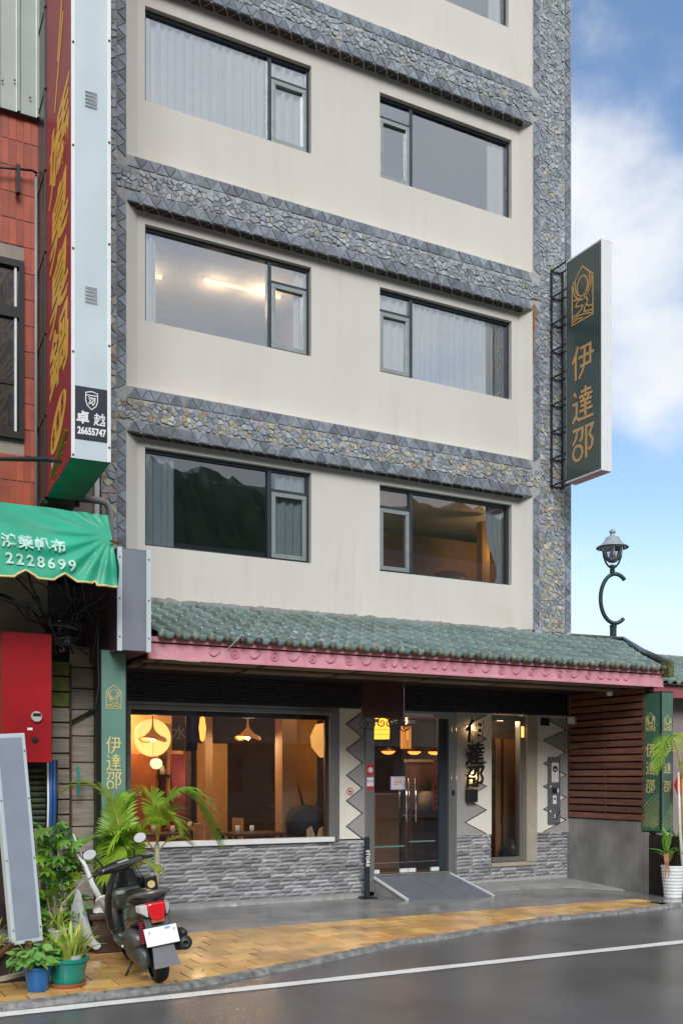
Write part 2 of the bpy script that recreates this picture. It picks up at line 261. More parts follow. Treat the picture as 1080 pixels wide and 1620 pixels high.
# ------------------------------------------------------------------ materials
MT = dict(
 cream=mat('cream render', (.655,.635,.59), .85, var=.04, vs=.9, bump=.12, bs=45, stretch=(1,1,.45)),
 grout=mat('cement grout', (.40,.41,.41), .85, var=.2, vs=20),
 grout_l=mat('pale grout', (.36,.37,.38), .8, var=.15, vs=20),
 slate=mat('slate tile', (.20,.23,.27), .34, var=.35, vs=9, bump=.3, bs=40, rand=.34, hue=.03),
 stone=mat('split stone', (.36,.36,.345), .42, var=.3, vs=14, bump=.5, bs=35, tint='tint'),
 ledge=mat('ledge stone', (.32,.325,.34), .5, var=.3, vs=16, bump=.8, bs=30, rand=.4, stretch=(.5,.5,2)),
 black_stone=mat('black ledge stone', (.022,.022,.026), .5, var=.4, vs=12, bump=.6, bs=30, stretch=(.5,.5,2)),
 frame=mat('dark window frame', (.045,.06,.075), .35, metal=.3, bump=0),
 sash=mat('grey sash frame', (.30,.34,.34), .35, metal=.4, bump=0),
 steel=mat('brushed steel', (.42,.42,.41), .32, metal=.8, bump=.03, bs=120, stretch=(1,1,.1)),
 chrome=mat('chrome', (.75,.75,.75), .12, metal=1, bump=0),
 curtain=translucent('curtain', (.88,.91,.93), .08, .8, 0, None, .04),
 curtain_b=translucent('grey blue curtain', (.42,.50,.56), .15, .8, 0, None, .05),
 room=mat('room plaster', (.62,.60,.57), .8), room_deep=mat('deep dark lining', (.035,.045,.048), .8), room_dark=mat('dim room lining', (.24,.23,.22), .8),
 wood_room=mat('warm room panelling', (.34,.16,.06), .5, var=.3, vs=5, stretch=(4,4,.3)),
 tile_g=mat('green glazed roof tile', (.145,.21,.195), .34, var=.14, vs=4, bump=.1, bs=20, rand=.24, hue=.02, coat=.15, rvar=.08),
 tile_o=mat('mossy tile end', (.14,.15,.11), .5, var=.6, vs=18, bump=.5, rand=.6, hue=.12),
 pink=mat('pink painted metal', (.70,.30,.37), .42, var=.12, vs=4, bump=.06, bs=30, c2=(.78,.38,.45)),
 pink2=mat('pink relief', (.62,.25,.31), .45, bump=.1),
 soffit=mat('soffit timber', (.20,.155,.12), .6, var=.3, vs=6, stretch=(.3,4,4)),
 slat=mat('red brown timber slat', (.18,.078,.056), .42, var=.35, vs=7, bump=.25, bs=30, rand=.28, stretch=(4,.5,4)),
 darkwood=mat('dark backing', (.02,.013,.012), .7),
 conc=mat('concrete', (.27,.27,.26), .55, var=.35, vs=2.2, bump=.25, bs=25, rvar=.2),
 conc_w=mat('wet concrete forecourt', (.25,.25,.245), .17, var=.35, vs=1.3, bump=.06, bs=18, rvar=.16),
 conc_l=mat('pale concrete', (.30,.30,.295), .4, var=.2, vs=4, bump=.3, bs=30, rvar=.15),
 kerb=mat('rough kerb', (.20,.20,.195), .5, var=.6, vs=14, bump=.8, bs=40),
 asphalt=mat('wet asphalt', (.118,.118,.122), .22, var=.22, vs=.8, bump=.22, bs=110, rvar=.12),
 paint=mat('road paint', (.78,.78,.77), .4, var=.1, vs=5, bump=.25, bs=60),
 paver=mat('ochre paver', (.72,.43,.15), .17, var=.28, vs=2.4, bump=.15, bs=30, rand=.24, hue=.012, rvar=.14),
 joint=mat('paver joint', (.10,.06,.03), .6),
 earth=mat('earth', (.12,.11,.09), .8),
 red_tile=mat('red clay wall tile', (.42,.085,.045), .38, var=.2, vs=6, bump=.08, rand=.22, coat=.2),
 tile_grout=mat('tile grout', (.34,.29,.25), .8),
 corr=mat('corrugated sheet', (.40,.45,.42), .4, var=.08, vs=2, bump=.04, metal=.15),
 sign_blue=mat('pale blue sheet metal', (.52,.61,.66), .45, var=.05, vs=1.6, bump=.12, bs=2.5),
 white=mat('white painted metal', (.78,.8,.82), .4, var=.05), rust=mat('rusty bolt', (.16,.065,.02), .8, var=.5, vs=40),
 sign_red=mat('red sign acrylic', (.33,.020,.030), .5, var=.12, vs=1.5, bump=.03, spec=.25),
 yellow=mat('yellow lettering', (.75,.42,.05), .5, bump=0), green_bot=mat('green sign underside', (.02,.23,.13), .4, var=.25, vs=3),
 navy=mat('navy plate', (.012,.018,.035), .35, bump=0), whitep=mat('white print', (.8,.8,.82), .5, bump=0),
 black=mat('black metal', (.012,.012,.014), .4, bump=0), blackp=mat('black plastic', (.016,.016,.018), .38, bump=.08, bs=90),
 hotel_green=mat('hotel sign green', (.038,.068,.066), .3, var=.12, vs=1.5, bump=.02, coat=.3),
 hotel_green2=mat('banner green', (.055,.17,.115), .38, var=.12, vs=2, bump=.02),
 hotel_green3=mat('lighter banner green', (.14,.27,.225), .38, var=.1, vs=2, bump=.02),
 gold=mat('gold print', (.56,.33,.13), .45, bump=0), gold2=mat('pale gold print', (.70,.60,.26), .45, bump=0), gold3=mat('olive gold wave', (.46,.48,.18), .45, bump=0),
 awning=mat('green tarpaulin', (.010,.36,.21), .5, var=.15, vs=2.5, bump=.1, bs=10, coat=.1), aw_txt=mat('faded tarpaulin lettering', (.42,.68,.60), .6, var=.35, vs=22, bump=0), aw_edge=mat('awning binding', (.75,.58,.26), .6),
 grey_sheet=mat('grey sheet panel', (.21,.225,.275), .38, var=.1, vs=1.5, bump=.1, bs=3), plum=mat('plum sign side', (.06,.035,.042), .3, var=.2, vs=2),
 zig_grey=mat('grey terrazzo', (.36,.355,.35), .35, var=.15, vs=30, bump=.05), zig_white=mat('cream wall panel', (.80,.77,.70), .6, var=.05, vs=2, bump=.05), zig_line=mat('dark outline strip', (.03,.03,.03), .5),
 ramp=mat('ramp sheet', (.15,.165,.19), .4, var=.1, vs=3, bump=.1, bs=100), orange_w=mat('amber plaster wall', (.62,.36,.13), .7, var=.1), brown=mat('brown lacquer', (.06,.02,.012), .35, var=.3, vs=3),
 paper=mat('paper', (.8,.8,.78), .6, bump=0), noren=mat('indigo cloth', (.08,.10,.26), .8, var=.1), noren2=mat('grey cloth', (.33,.30,.30), .8),
 wood=mat('pale timber', (.42,.27,.15), .5, var=.2, vs=6, stretch=(4,4,.4)), wood_d=mat('dark timber', (.09,.04,.02), .45, var=.3, vs=6, stretch=(4,4,.4)),
 plank=mat('weathered board', (.30,.265,.22), .7, var=.3, vs=6, bump=.4, bs=20, rand=.2, stretch=(.4,.4,4)), moss=mat('mossy board', (.14,.17,.04), .7, var=.4, vs=8),
 red_box=mat('red painted sheet', (.33,.010,.016), .3, var=.25, vs=1.2, bump=.02), blue=mat('blue plastic pot', (.01,.14,.42), .3, var=.1, coat=.2), teal=mat('teal plastic pot', (.008,.25,.21), .3, var=.12, coat=.2),
 pot_w=mat('white pot', (.66,.66,.60), .4, var=.1), terra=mat('terracotta', (.42,.17,.09), .6, var=.2), brownpot=mat('brown glazed pot', (.075,.05,.04), .5, var=.5, vs=9, bump=.3),
 soil=mat('soil', (.05,.035,.025), .9, bump=1, bs=30), post=mat('old green post', (.07,.10,.06), .5, var=.5, vs=8),
 leaf=translucent('leaf green', (.18,.40,.06), .35, .4), leaf_y=translucent('palm leaf', (.33,.56,.06), .4, .42, .25, .025), leaf_d=translucent('deep leaf', (.045,.13,.03), .3, .4), leaf_v=translucent('variegated leaf', (.52,.60,.13), .35, .45, .3, .03), leaf_p=translucent('pale green leaf', (.22,.46,.11), .35, .45, .2, .02),
 stem=mat('yellow stalk', (.46,.34,.08), .5), stem_g=mat('green stalk', (.14,.2,.05), .5), trunk=mat('pale palm trunk', (.42,.38,.29), .7, var=.3, vs=12),
 glass_up=glassm('upper window glass', .28, (.99,1.0,1.0), .035), glass_low=glassm('second floor glass', .13, (.93,.96,.96), .03), glass_shop=glassm('shop glass', .05, (.93,.93,.92), .02), glass_clear=glassm('clear glass', .02, (.95,.95,.95)),
 scoot=mat('black scooter paint', (.014,.017,.016), .22, bump=0, coat=.8), scoot_g=mat('dark olive scooter panel', (.04,.048,.04), .3, bump=0, coat=.5), rubber=mat('rubber', (.014,.014,.015), .7, bump=.2), red_l=mat('red lens', (.62,.01,.02), .12, bump=0, coat=1, emit=(.8,.01,.02), es=.12),
 clear_l=mat('clear lens', (.72,.73,.75), .12, bump=0, coat=1), seat=mat('seat vinyl', (.018,.018,.019), .35, bump=.1, bs=80), alu=mat('cast aluminium', (.11,.125,.12), .42, metal=.5, bump=.15), spring=mat('red spring', (.35,.02,.04), .4), mirror=mat('mirror', (.85,.88,.9), .03, metal=1, bump=0),
 lamp_green=mat('lamp post green', (.022,.055,.05), .38, var=.15, metal=.2), lamp_hood=mat('lamp hood', (.38,.44,.47), .4, metal=.4),
 pipe=mat('pvc pipe', (.34,.33,.34), .4), pvc_b=mat('blue pipe', (.02,.10,.35), .35), tree=translucent('hill foliage', (.06,.095,.05), .2, .6), facade_o=mat('opposite render', (.22,.23,.24), .8, var=.1, vs=1), roof_o=mat('opposite roof', (.05,.055,.06), .6),
 ltgreen=mat('grey plastic', (.45,.46,.44), .5), yellow_c=mat('yellow cloth', (.5,.38,.02), .7, var=.4, vs=5), red_pl=mat('red sticker', (.7,.02,.02), .5, bump=0), lilac=mat('lilac print', (.6,.45,.75), .5, bump=0),
)
def lightp(name, loc, e, c=(1,.66,.36), r=.06):
    d = bpy.data.lights.new(name, 'POINT'); d.energy = e; d.color = c; d.shadow_soft_size = r; o = bpy.data.objects.new(name, d); COL.objects.link(o); o.location = loc; return o
rnd = random.Random(7)
def stain(m, amt, col, stretch, sc_, lo, hi, scale2=.6):
    t = m.node_tree; nd = t.nodes; l = t.links.new; b = nd['Principled BSDF']; src = b.inputs['Base Color'].links[0].from_socket
    geo = nd.new('ShaderNodeNewGeometry'); mp_ = nd.new('ShaderNodeMapping'); mp_.inputs['Scale'].default_value = stretch; l(geo.outputs['Position'], mp_.inputs[0])
    a = nd.new('ShaderNodeTexNoise'); a.inputs['Scale'].default_value = sc_; a.inputs['Detail'].default_value = 8; a.inputs['Roughness'].default_value = .65; l(mp_.outputs[0], a.inputs['Vector'])
    c = nd.new('ShaderNodeTexNoise'); c.inputs['Scale'].default_value = scale2; c.inputs['Detail'].default_value = 3; l(geo.outputs['Position'], c.inputs['Vector'])
    r1 = nd.new('ShaderNodeMapRange'); r1.inputs['From Min'].default_value = lo; r1.inputs['From Max'].default_value = hi; l(a.outputs[0], r1.inputs['Value'])
    r2 = nd.new('ShaderNodeMapRange'); r2.inputs['From Min'].default_value = .38; r2.inputs['From Max'].default_value = .62; r2.inputs['To Max'].default_value = amt; l(c.outputs[0], r2.inputs['Value'])
    mu = nd.new('ShaderNodeMath'); mu.operation = 'MULTIPLY'; l(r1.outputs[0], mu.inputs[0]); l(r2.outputs[0], mu.inputs[1])
    mx = nd.new('ShaderNodeMix'); mx.data_type = 'RGBA'; l(mu.outputs[0], mx.inputs['Factor']); l(src, mx.inputs['A']); mx.inputs['B'].default_value = (*col, 1); l(mx.outputs['Result'], b.inputs['Base Color'])
stain(MT['cream'], .22, (.40,.37,.31), (5, 5, .35), 1.1, .48, .72)
stain(MT['cream'], .30, (.56,.45,.28), (1, 1, 1), .9, .52, .75, 1.3)
stain(MT['asphalt'], .6, (.28,.27,.26), (1, 1, 1), 95, .60, .72, .9)
stain(MT['asphalt'], .7, (.05,.05,.05), (1, 1, 1), 60, .55, .75, 1.4)
stain(MT['paver'], .6, (.20,.11,.04), (1, 1, 1), 5, .5, .75, 1.6)
stain(MT['paint'], .8, (.2,.2,.2), (1, 1, 1), 38, .56, .66, 3)
stain(MT['conc'], .6, (.08,.08,.08), (2, 2, .6), 1.3, .48, .7, 1.1)
stain(MT['conc_w'], .6, (.11,.11,.11), (1, 1, 1), 2.2, .48, .6, .8)
stain(MT['pink'], .7, (.40,.22,.24), (7, 1, .7), 2.2, .5, .72, 1.2)
stain(MT['red_box'], .5, (.10,.02,.02), (3, 3, .5), 2, .5, .7, 1.5)
stain(MT['grey_sheet'], .5, (.12,.12,.13), (3, 3, .5), 3, .5, .72, 2)
stain(MT['leaf'], .6, (.30,.24,.06), (1, 1, 1), 22, .6, .75, 8)

# ================================================================== SETTING
struct(MB().grid(1, 1, lambda u, v: (-200+400*u, -120+340*v, -.25)).build('ground', MT['earth']))
CURVE = [(-30,-4.8),(-8,-4.78),(-4,-4.78),(-2.2,-4.77),(-1.26,-4.70),(-.6,-4.65),(.15,-4.40),(.96,-4.1),(2.04,-3.63),(2.57,-3.55),(3.57,-3.27),(4.43,-3.0),(5.6,-2.96),(6.3,-2.85),(6.9,-2.75),(9,-2.7),(40,-2.7)]
def yc(x):
    for (a, b), (c, d) in zip(CURVE, CURVE[1:]):
        if a <= x <= c: return b+(d-b)*(x-a)/(c-a)
    return -2.7
rd = MB(); xs = [c[0] for c in CURVE]
rd.grid(60, 30, lambda u, v: (-40+100*u, -17+16*v, -.10))
struct(rd.build('road', MT['asphalt']))
ln = MB(); LP = [(-30,-4.95),(-6,-4.9),(-2.2,-4.89),(0,-4.895),(2.5,-4.87),(4.8,-4.87),(9,-4.88),(30,-4.9)]
def off(pts, d):
    o = []
    for i, (x, y) in enumerate(pts):
        a = Vector(pts[max(0, i-1)]); b = Vector(pts[min(len(pts)-1, i+1)]); t = (b-a).normalized(); o.append((x-t.y*d, y+t.x*d))
    return o
def ribbon(mb, A, B, z):
    for (a, b, c, d) in zip(A, A[1:], B, B[1:]): mb.add([(*a, z), (*b, z), (*d, z), (*c, z)], [(0,1,2,3)])
fine = []
for (a, b), (c, d) in zip(LP, LP[1:]):
    n = max(1, int((c-a)/.25)); fine += [(a+(c-a)*i/n, b+(d-b)*i/n) for i in range(n)]
wob = lambda i: .006*math.sin(i*2.1)+.004*math.sin(i*5.3)
A = [(x, y+wob(i)) for i, (x, y) in enumerate(off(fine, -.075))]; B = [(x, y+wob(i+40)) for i, (x, y) in enumerate(off(fine, .075))]
ribbon(ln, A, B, -.095); struct(ln.build('road_marking', MT['paint']))
# pavement slab with the irregular kerb
finec = []
for (a, b), (c, d) in zip(CURVE, CURVE[1:]):
    n = max(1, int((c-a)/.12)); finec += [(a+(c-a)*i/n, b+(d-b)*i/n) for i in range(n)]
finec = [(x, y+.02*noise.noise((x*3, 0, 1))) for x, y in finec]
kb = MB(); inn = [(x, y+.055+.035*noise.noise((x*11, 4, 2))) for x, y in finec]
jz = lambda x, k: .010*noise.noise((x*14, k, 3))
for i in range(len(finec)-1):
    (a, b), (c, d) = finec[i], finec[i+1]; (e, f), (g, h) = inn[i], inn[i+1]
    if c > 12 or a < -10: continue
    kb.add([(a,b-.02,-.104),(c,d-.02,-.104),(c,d,-.062+jz(c,1)),(a,b,-.062+jz(a,1)),(g,h,-.048+jz(g,2)),(e,f,-.048+jz(e,2))], [(0,1,2,3),(3,2,4,5)])
k_ = kb.build('kerb', MT['kerb']); struct(k_)
sl = MB()
for i in range(len(inn)-1):
    (a, b), (c, d) = inn[i], inn[i+1]
    if a > 6.75 or c > 6.75: continue
    sl.add([(a,b,-.062),(c,d,-.062),(c,-2.08,-.062),(a,-2.08,-.062)], [(0,1,2,3)])
sidewalk = struct(sl.build('sidewalk', MT['joint'])); 
PX, PY = .30, .30; row = 0; y = -2.09
while y > -5.4:
    y1 = y-PY+.012; x = -5.2+(.15 if row % 2 else 0)
    while x < 6.7:
        xa, xb = x+.006, x+PX-.006
        ya, yb = yc(xa)+.075, yc(xb)+.075
        if min(ya, yb) < y-.03 and x+PX < 6.62+.3*(row < 2):
            z = -.052+rnd.uniform(-.002,.002); t = rnd.uniform(-.002,.002)
            q = [(xa, max(y1, ya)), (xb, max(y1, yb)), (xb, y), (xa, y)]
            if q[0][1] < y-.01 and q[1][1] < y-.01:
                m_ = MB().prism(q, .02, lambda u, v, h: (u, v, z-.02+h+t*(u-xa)/.3)).build('paver', MT['paver'], sidewalk)
        x += PX
    y -= PY; row += 1
# forecourt of wet concrete and pale plinth
fc = MB(); fc.grid(80, 12, lambda u, v: (-9+24*u, -2.08-.62*max(0, min(1, ((-9+24*u)-6.5)/.3))*(1-v)+2.05*v, -.056+.004*noise.noise((u*30, v*3, 0)))); struct(fc.build('forecourt', MT['conc_w'], smooth=True))
pl = MB()
for i in range(40):
    x = .1+3.35*i/40; x2 = .1+3.35*(i+1)/40; f_ = lambda q: -.20+.02*noise.noise((q*4, 7, 1))-.03*noise.noise((q*11, 2, 1))
    pl.add([(x,f_(x),-.06),(x2,f_(x2),-.06),(x2,f_(x2)+.02,-.005),(x,f_(x)+.02,-.005),(x2,0,.0),(x,0,.0)], [(0,1,2,3),(3,2,4,5)])
for i in range(60):
    x = 5.0+2.6*i/60; x2 = 5.0+2.6*(i+1)/60; f_ = lambda q: -.42-.25*max(0, (q-6.2))+.08*noise.noise((q*2.3, 3, 1))-.06*noise.noise((q*8, 2, 1)) if q < 6.9 else -.6-1.5*(q-6.9)
    pl.add([(x,f_(x),-.06),(x2,f_(x2),-.06),(x2,f_(x2)+.03,-.035),(x,f_(x)+.03,-.035),(x2,0,.03),(x,0,.03)], [(0,1,2,3),(3,2,4,5)])
struct(pl.build('forecourt_step', MT['conc_l'], smooth=True))
# hill and opposite side of the street (seen in the window panes)
hl = MB(); hl.grid(420, 22, lambda u, v: (-130+260*u, -75-50*v, -2+(41+4*noise.noise((u*5, 1, 0))+3*noise.noise((u*18, 4, 0)))*math.sin(min(1, v*1.6)*math.pi/2)+2.2*noise.noise((u*70, v*9, 5))+1.6*noise.noise((u*210, v*16, 8))))
struct(hl.build('hill', MT['tree']))
def opp(x0, x1, y0, h, label, n, gable):
    t = thing('street_house', label, 'house', ((x0+x1)/2, y0, 0)); hs = []
    wl = MB().box(x0, y0-8, -.2, x1, y0, h).build('wall', MT['facade_o'], t)
    st = int(h//3); k = (x1-x0)/n
    for s in range(st):
        for i in range(n):
            a = x0+k*(i+.2); z = 1+s*3
            wf = MB().box(a, y0-.05, z, a+k*.6, y0+.03, z+1.4).build('window', MT['frame'], t); MB().box(a+.06, y0+.032, z+.06, a+k*.6-.06, y0+.04, z+1.34).build('pane', MT['navy'], wf)
    if gable:
        ov = .5; MB().add([(x0-ov,y0+ov,h-.2),(x1+ov,y0+ov,h-.2),(x1+ov,y0-4,h+2.2),(x0-ov,y0-4,h+2.2),(x1+ov,y0-8-ov,h-.2),(x0-ov,y0-8-ov,h-.2)], [(0,1,2,3),(3,2,4,5),(0,3,5),(1,4,2)]).build('roof', MT['roof_o'], t)
        for i in range(4): MB().box(x0-.3, y0-.1, 2.9+i*2.9, x1+.3, y0+.9, 3.1+i*2.9).build('balcony_slab', MT['conc'], t) if 3.1+i*2.9 < h else None
opp(3, 15.5, -24, 9.4, 'grey gabled house across the street with balcony slabs', 4, True)
opp(16.5, 30, -25, 10.4, 'taller grey gabled house across the street, farthest right', 4, True)
opp(-14, 2, -27, 5.0, 'low grey gabled house across the street on the left', 5, True)
#@@PART2@@
# ================================================================== HOTEL BUILDING
HB = thing('hotel_building', 'tall cream hotel with slate stone bands and a green tiled canopy', 'hotel', (3.7, 0, 0))
ZT = 15.6
BANDS = [(6.01, 6.59), (8.93, 9.52), (11.84, 12.42), (14.75, 15.33)]
RC = .15
def wall_holes(mb, x0, x1, z0, z1, holes, y, dep):
    X = sorted({x0, x1, *[h[0] for h in holes], *[h[1] for h in holes]}); Z = sorted({z0, z1, *[h[2] for h in holes], *[h[3] for h in holes]})
    for a, b in zip(X, X[1:]):
        for c, d in zip(Z, Z[1:]):
            if any(h[0] <= a and b <= h[1] and h[2] <= c and d <= h[3] for h in holes): continue
            mb.add([(a,y,c),(b,y,c),(b,y,d),(a,y,d)], [(0,1,2,3)])
    for a, b, c, d in holes:
        Y = y+dep
        mb.add([(a,y,c),(b,y,c),(b,Y,c),(a,Y,c)], [(0,3,2,1)]); mb.add([(a,y,d),(b,y,d),(b,Y,d),(a,Y,d)], [(0,1,2,3)])
        mb.add([(a,y,c),(a,Y,c),(a,Y,d),(a,y,d)], [(0,3,2,1)]); mb.add([(b,y,c),(b,Y,c),(b,Y,d),(b,y,d)], [(0,1,2,3)])
WINS = [(.49, 2.88, 4.63, 5.90, 'L', 2), (3.99, 6.37, 4.63, 5.89, 'R', 2), (.49, 2.88, 7.53, 8.78, 'L', 3), (3.99, 6.37, 7.53, 8.76, 'R', 3),
        (.49, 2.88, 10.37, 11.60, 'L', 4), (3.99, 6.37, 10.36, 11.59, 'R', 4), (.49, 2.88, 13.3, 14.5, 'L', 5), (3.99, 6.31, 13.33, 14.5, 'R', 5)]
cw = MB(); LV = [(3.0, 6.01), (6.59, 8.93), (9.52, 11.84), (12.42, 14.75)]
for (z0, z1) in LV:
    hs = [w_[:4] for w_ in WINS if z0 < w_[2] < z1]
    wall_holes(cw, .39, 6.51, z0, z1, [(a, b, c, d) for a, b, c, d in hs], RC, .10)
    cw.add([(.2,0,z0),(.39,RC,z0),(.39,RC,z1),(.2,0,z1)], [(0,1,2,3)]); cw.add([(6.51,RC,z0),(6.66,0,z0),(6.66,0,z1),(6.51,RC,z1)], [(0,1,2,3)])
    if z0 > 3.1: cw.add([(.2,0,z0),(6.66,0,z0),(6.51,RC,z0+.05),(.39,RC,z0+.05)], [(0,1,2,3)])
cw.build('wall', MT['cream'], HB)
# solid core so no light leaks (sides, back, floors between storeys)
core = MB(); core.box(-.12, 8.0, 0, 7.44, 8.1, ZT); core.box(-.12, .02, 2.6, .0, 8.0, ZT); core.box(7.36, .02, 2.9, 7.44, 8.0, ZT)
for z in (3.75, 6.1, 9.02, 11.95, 14.9, 15.5): core.box(0, .30, z, 7.36, 8.0, z+.14)
core.box(3.3, .32, 3.9, 3.4, 8, 15.5)
core.build('core', MT['room'], HB)
dk = MB()
for (a, b) in BANDS: dk.box(.2, .0, a, 6.66, .30, b)
dk.box(-.12, .0, 3.0, .2, .02, ZT); dk.box(6.66, .0, 3.6, 7.44, .02, ZT)
dk.build('stone_backing', MT['grout'], HB)
# --- slate triangle tiles
PT = .19; BH = .145
def tri_mesh(poly, name, mt):
    mb = MB(); c = Vector((sum(p[0] for p in poly)/3, sum(p[1] for p in poly)/3)); k = 1-.010/.05
    P = [(c.x+(u-c.x)*.89, c.y+(v-c.y)*.89) for u, v in poly]
    mb.prism(P, .009, lambda u, v, t: (u, -t, v)); return mb
slots = []  # (x, z, kind, orientation)
for (a, b) in BANDS:
    n = int(6.46/(PT))
    for i in range(n*2+1):
        x = .2+i*PT/2
        slots.append((x, a+.004, i % 2, 'h')); slots.append((x, b-BH-.004, i % 2, 'h'))
for xc in (.075, 6.675, 7.30):
    z = 3.1 if xc < 1 else 3.9; i = 0
    while z < ZT-.1:
        if not (xc < 7 and any(a-.05 < z < b-.1 for a, b in BANDS)): slots.append((xc, z, i % 2, 'v'))
        z += PT/2; i += 1
tri = {}
for o_ in 'hv':
    for k in (0, 1):
        if o_ == 'h': p = [(0,0),(PT,0),(PT/2,BH)] if k == 0 else [(0,BH),(PT/2,0),(PT,BH)]
        else: p = [(0,0),(.125,PT/2),(0,PT)] if k == 0 else [(.125,0),(0,PT/2),(.125,PT)]
        if o_ == 'h' and k == 1: p = [(0,BH),(PT/2,0),(PT,BH)]
        tri[(o_, k)] = tri_mesh(p, 'slate_tile', None)
slots = [s for s in slots if not (s[3] == 'h' and s[0]+PT > 6.68)]
slots.sort(key=lambda s: (s[0]-CAMX)**2+CAMY**2+(s[1]-CAMZ)**2)
tm = {k: v.mesh('slate_tile', MT['slate']) for k, v in tri.items()}; rest = MB()
tilt = random.Random(3)
for i, (x, z, k, o_) in enumerate(slots):
    if i < 300: place('slate_tile', tm[(o_, k)], HB, (x, -.001-tilt.uniform(0, .005), z), rot=(R(tilt.uniform(-1.6, 1.6)), R(tilt.uniform(-1, 1)), R(tilt.uniform(-2, 2))))
    else:
        q = tilt.uniform(0, .006); g = tilt.uniform(-.03, .03); rest.add([(a+x, b-.001-q+g*(c), c+z) for a, b, c in tri[(o_, k)].v], tri[(o_, k)].f)
# mesh islands share one material; random tone per island
def island_mat(src, name):
    m = src.copy(); m.name = name; t = m.node_tree
    for n in list(t.nodes):
        if n.type == 'OBJECT_INFO':
            g = t.nodes.new('ShaderNodeNewGeometry')
            for l_ in list(n.outputs['Random'].links): t.links.new(g.outputs['Random Per Island'], l_.to_socket)
    return m
stuff(rest.build('slate_tile', island_mat(MT['slate'], 'slate tile far'), HB))
# soffit slates of each band
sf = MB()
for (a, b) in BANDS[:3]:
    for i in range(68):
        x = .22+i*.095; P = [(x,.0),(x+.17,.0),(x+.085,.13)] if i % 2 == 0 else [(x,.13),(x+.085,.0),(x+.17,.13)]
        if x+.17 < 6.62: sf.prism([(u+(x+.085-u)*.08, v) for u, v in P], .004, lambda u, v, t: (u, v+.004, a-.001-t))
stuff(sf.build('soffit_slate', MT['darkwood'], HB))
# --- crazy paving
def voronoi(x0, x1, z0, z1, s, rg):
    nx = max(1, round((x1-x0)/s)); nz = max(1, round((z1-z0)/s)); sx = (x1-x0)/nx; sz = (z1-z0)/nz; P = {}
    for i in range(-1, nx+1):
        for j in range(-1, nz+1): P[i, j] = ((x0+(i+.5+rg.uniform(-.48, .48))*sx), (z0+(j+.5+rg.uniform(-.48, .48))*sz))
    for i in range(nx):
        for j in range(nz):
            p = P[i, j]; poly = [(x0, z0), (x1, z0), (x1, z1), (x0, z1)]
            for di in (-2,-1,0,1,2):
                for dj in (-2,-1,0,1,2):
                    q = P.get((i+di, j+dj))
                    if not q or q == p: continue
                    nx_, nz_ = q[0]-p[0], q[1]-p[1]; L_ = math.hypot(nx_, nz_); nx_, nz_ = nx_/L_, nz_/L_; mm = (nx_*(p[0]+q[0])+nz_*(p[1]+q[1]))/2 - .0035
                    o_ = []
                    for a, b in zip(poly, poly[1:]+poly[:1]):
                        da = a[0]*nx_+a[1]*nz_-mm; db = b[0]*nx_+b[1]*nz_-mm
                        if da <= 0: o_.append(a)
                        if (da < 0) != (db < 0) and da != db: t = da/(da-db); o_.append((a[0]+(b[0]-a[0])*t, a[1]+(b[1]-a[1])*t))
                    poly = o_
                    if len(poly) < 3: break
                if len(poly) < 3: break
            if len(poly) >= 3: yield p, poly
rs = random.Random(11); stones = []
for (a, b) in BANDS: stones += list(voronoi(.06 if a < 9 else .1, 6.8, a+BH+.012, b-BH-.012, .068, rs))
stones += list(voronoi(6.81, 7.29, 3.92, ZT, .070, rs)); stones += list(voronoi(-.12, .07, 3.1, ZT, .09, rs))
stones.sort(key=lambda s: (s[0][0]-CAMX)**2+CAMY**2+(s[0][1]-CAMZ)**2)
def stint(z):  # cooler tint higher up paints in sky reflection, besides real stone variety
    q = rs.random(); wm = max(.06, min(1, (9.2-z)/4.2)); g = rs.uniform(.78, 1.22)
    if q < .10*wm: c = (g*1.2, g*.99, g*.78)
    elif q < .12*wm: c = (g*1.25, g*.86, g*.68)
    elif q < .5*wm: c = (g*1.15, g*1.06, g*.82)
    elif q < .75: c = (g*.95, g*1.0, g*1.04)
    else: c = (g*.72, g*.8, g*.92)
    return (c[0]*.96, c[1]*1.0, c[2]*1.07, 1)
def stone_geo(p, poly):
    th = rs.uniform(.008, .022); a, b = rs.uniform(-.2, .2), rs.uniform(-.2, .2); n = len(poly); cx, cz = p
    ins = [(cx+(u-cx)*.9, cz+(v-cz)*.9) for u, v in poly]
    f = lambda u, v: -max(.004, th+a*(u-cx)+b*(v-cz))
    V = [(u, -.001, v) for u, v in poly]+[(u, f(u, v)*.8, v) for u, v in poly]+[(u, f(u, v), v) for u, v in ins]
    F = [(i, (i+1) % n, n+(i+1) % n, n+i) for i in range(n)]+[(n+i, n+(i+1) % n, 2*n+(i+1) % n, 2*n+i) for i in range(n)]+[tuple(range(2*n, 3*n))]
    return V, F
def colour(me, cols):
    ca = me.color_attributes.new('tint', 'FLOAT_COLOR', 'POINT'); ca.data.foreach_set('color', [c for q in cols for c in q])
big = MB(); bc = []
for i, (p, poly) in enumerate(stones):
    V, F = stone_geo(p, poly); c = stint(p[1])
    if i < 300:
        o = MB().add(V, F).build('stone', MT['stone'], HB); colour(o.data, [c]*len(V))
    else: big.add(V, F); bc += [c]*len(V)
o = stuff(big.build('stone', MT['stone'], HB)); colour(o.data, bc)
# rust run on the corner of the second band
MB().add([(6.655,-.022,9.02),(6.70,-.022,9.02),(6.70,-.022,8.93),(6.69,-.004,8.1),(6.672,-.004,8.1),(6.655,-.022,8.93)], [(0,1,2,3,4,5)]).build('rust_stain', mat('rust stain', (.42,.13,.025), .8, var=.5, vs=20), HB)
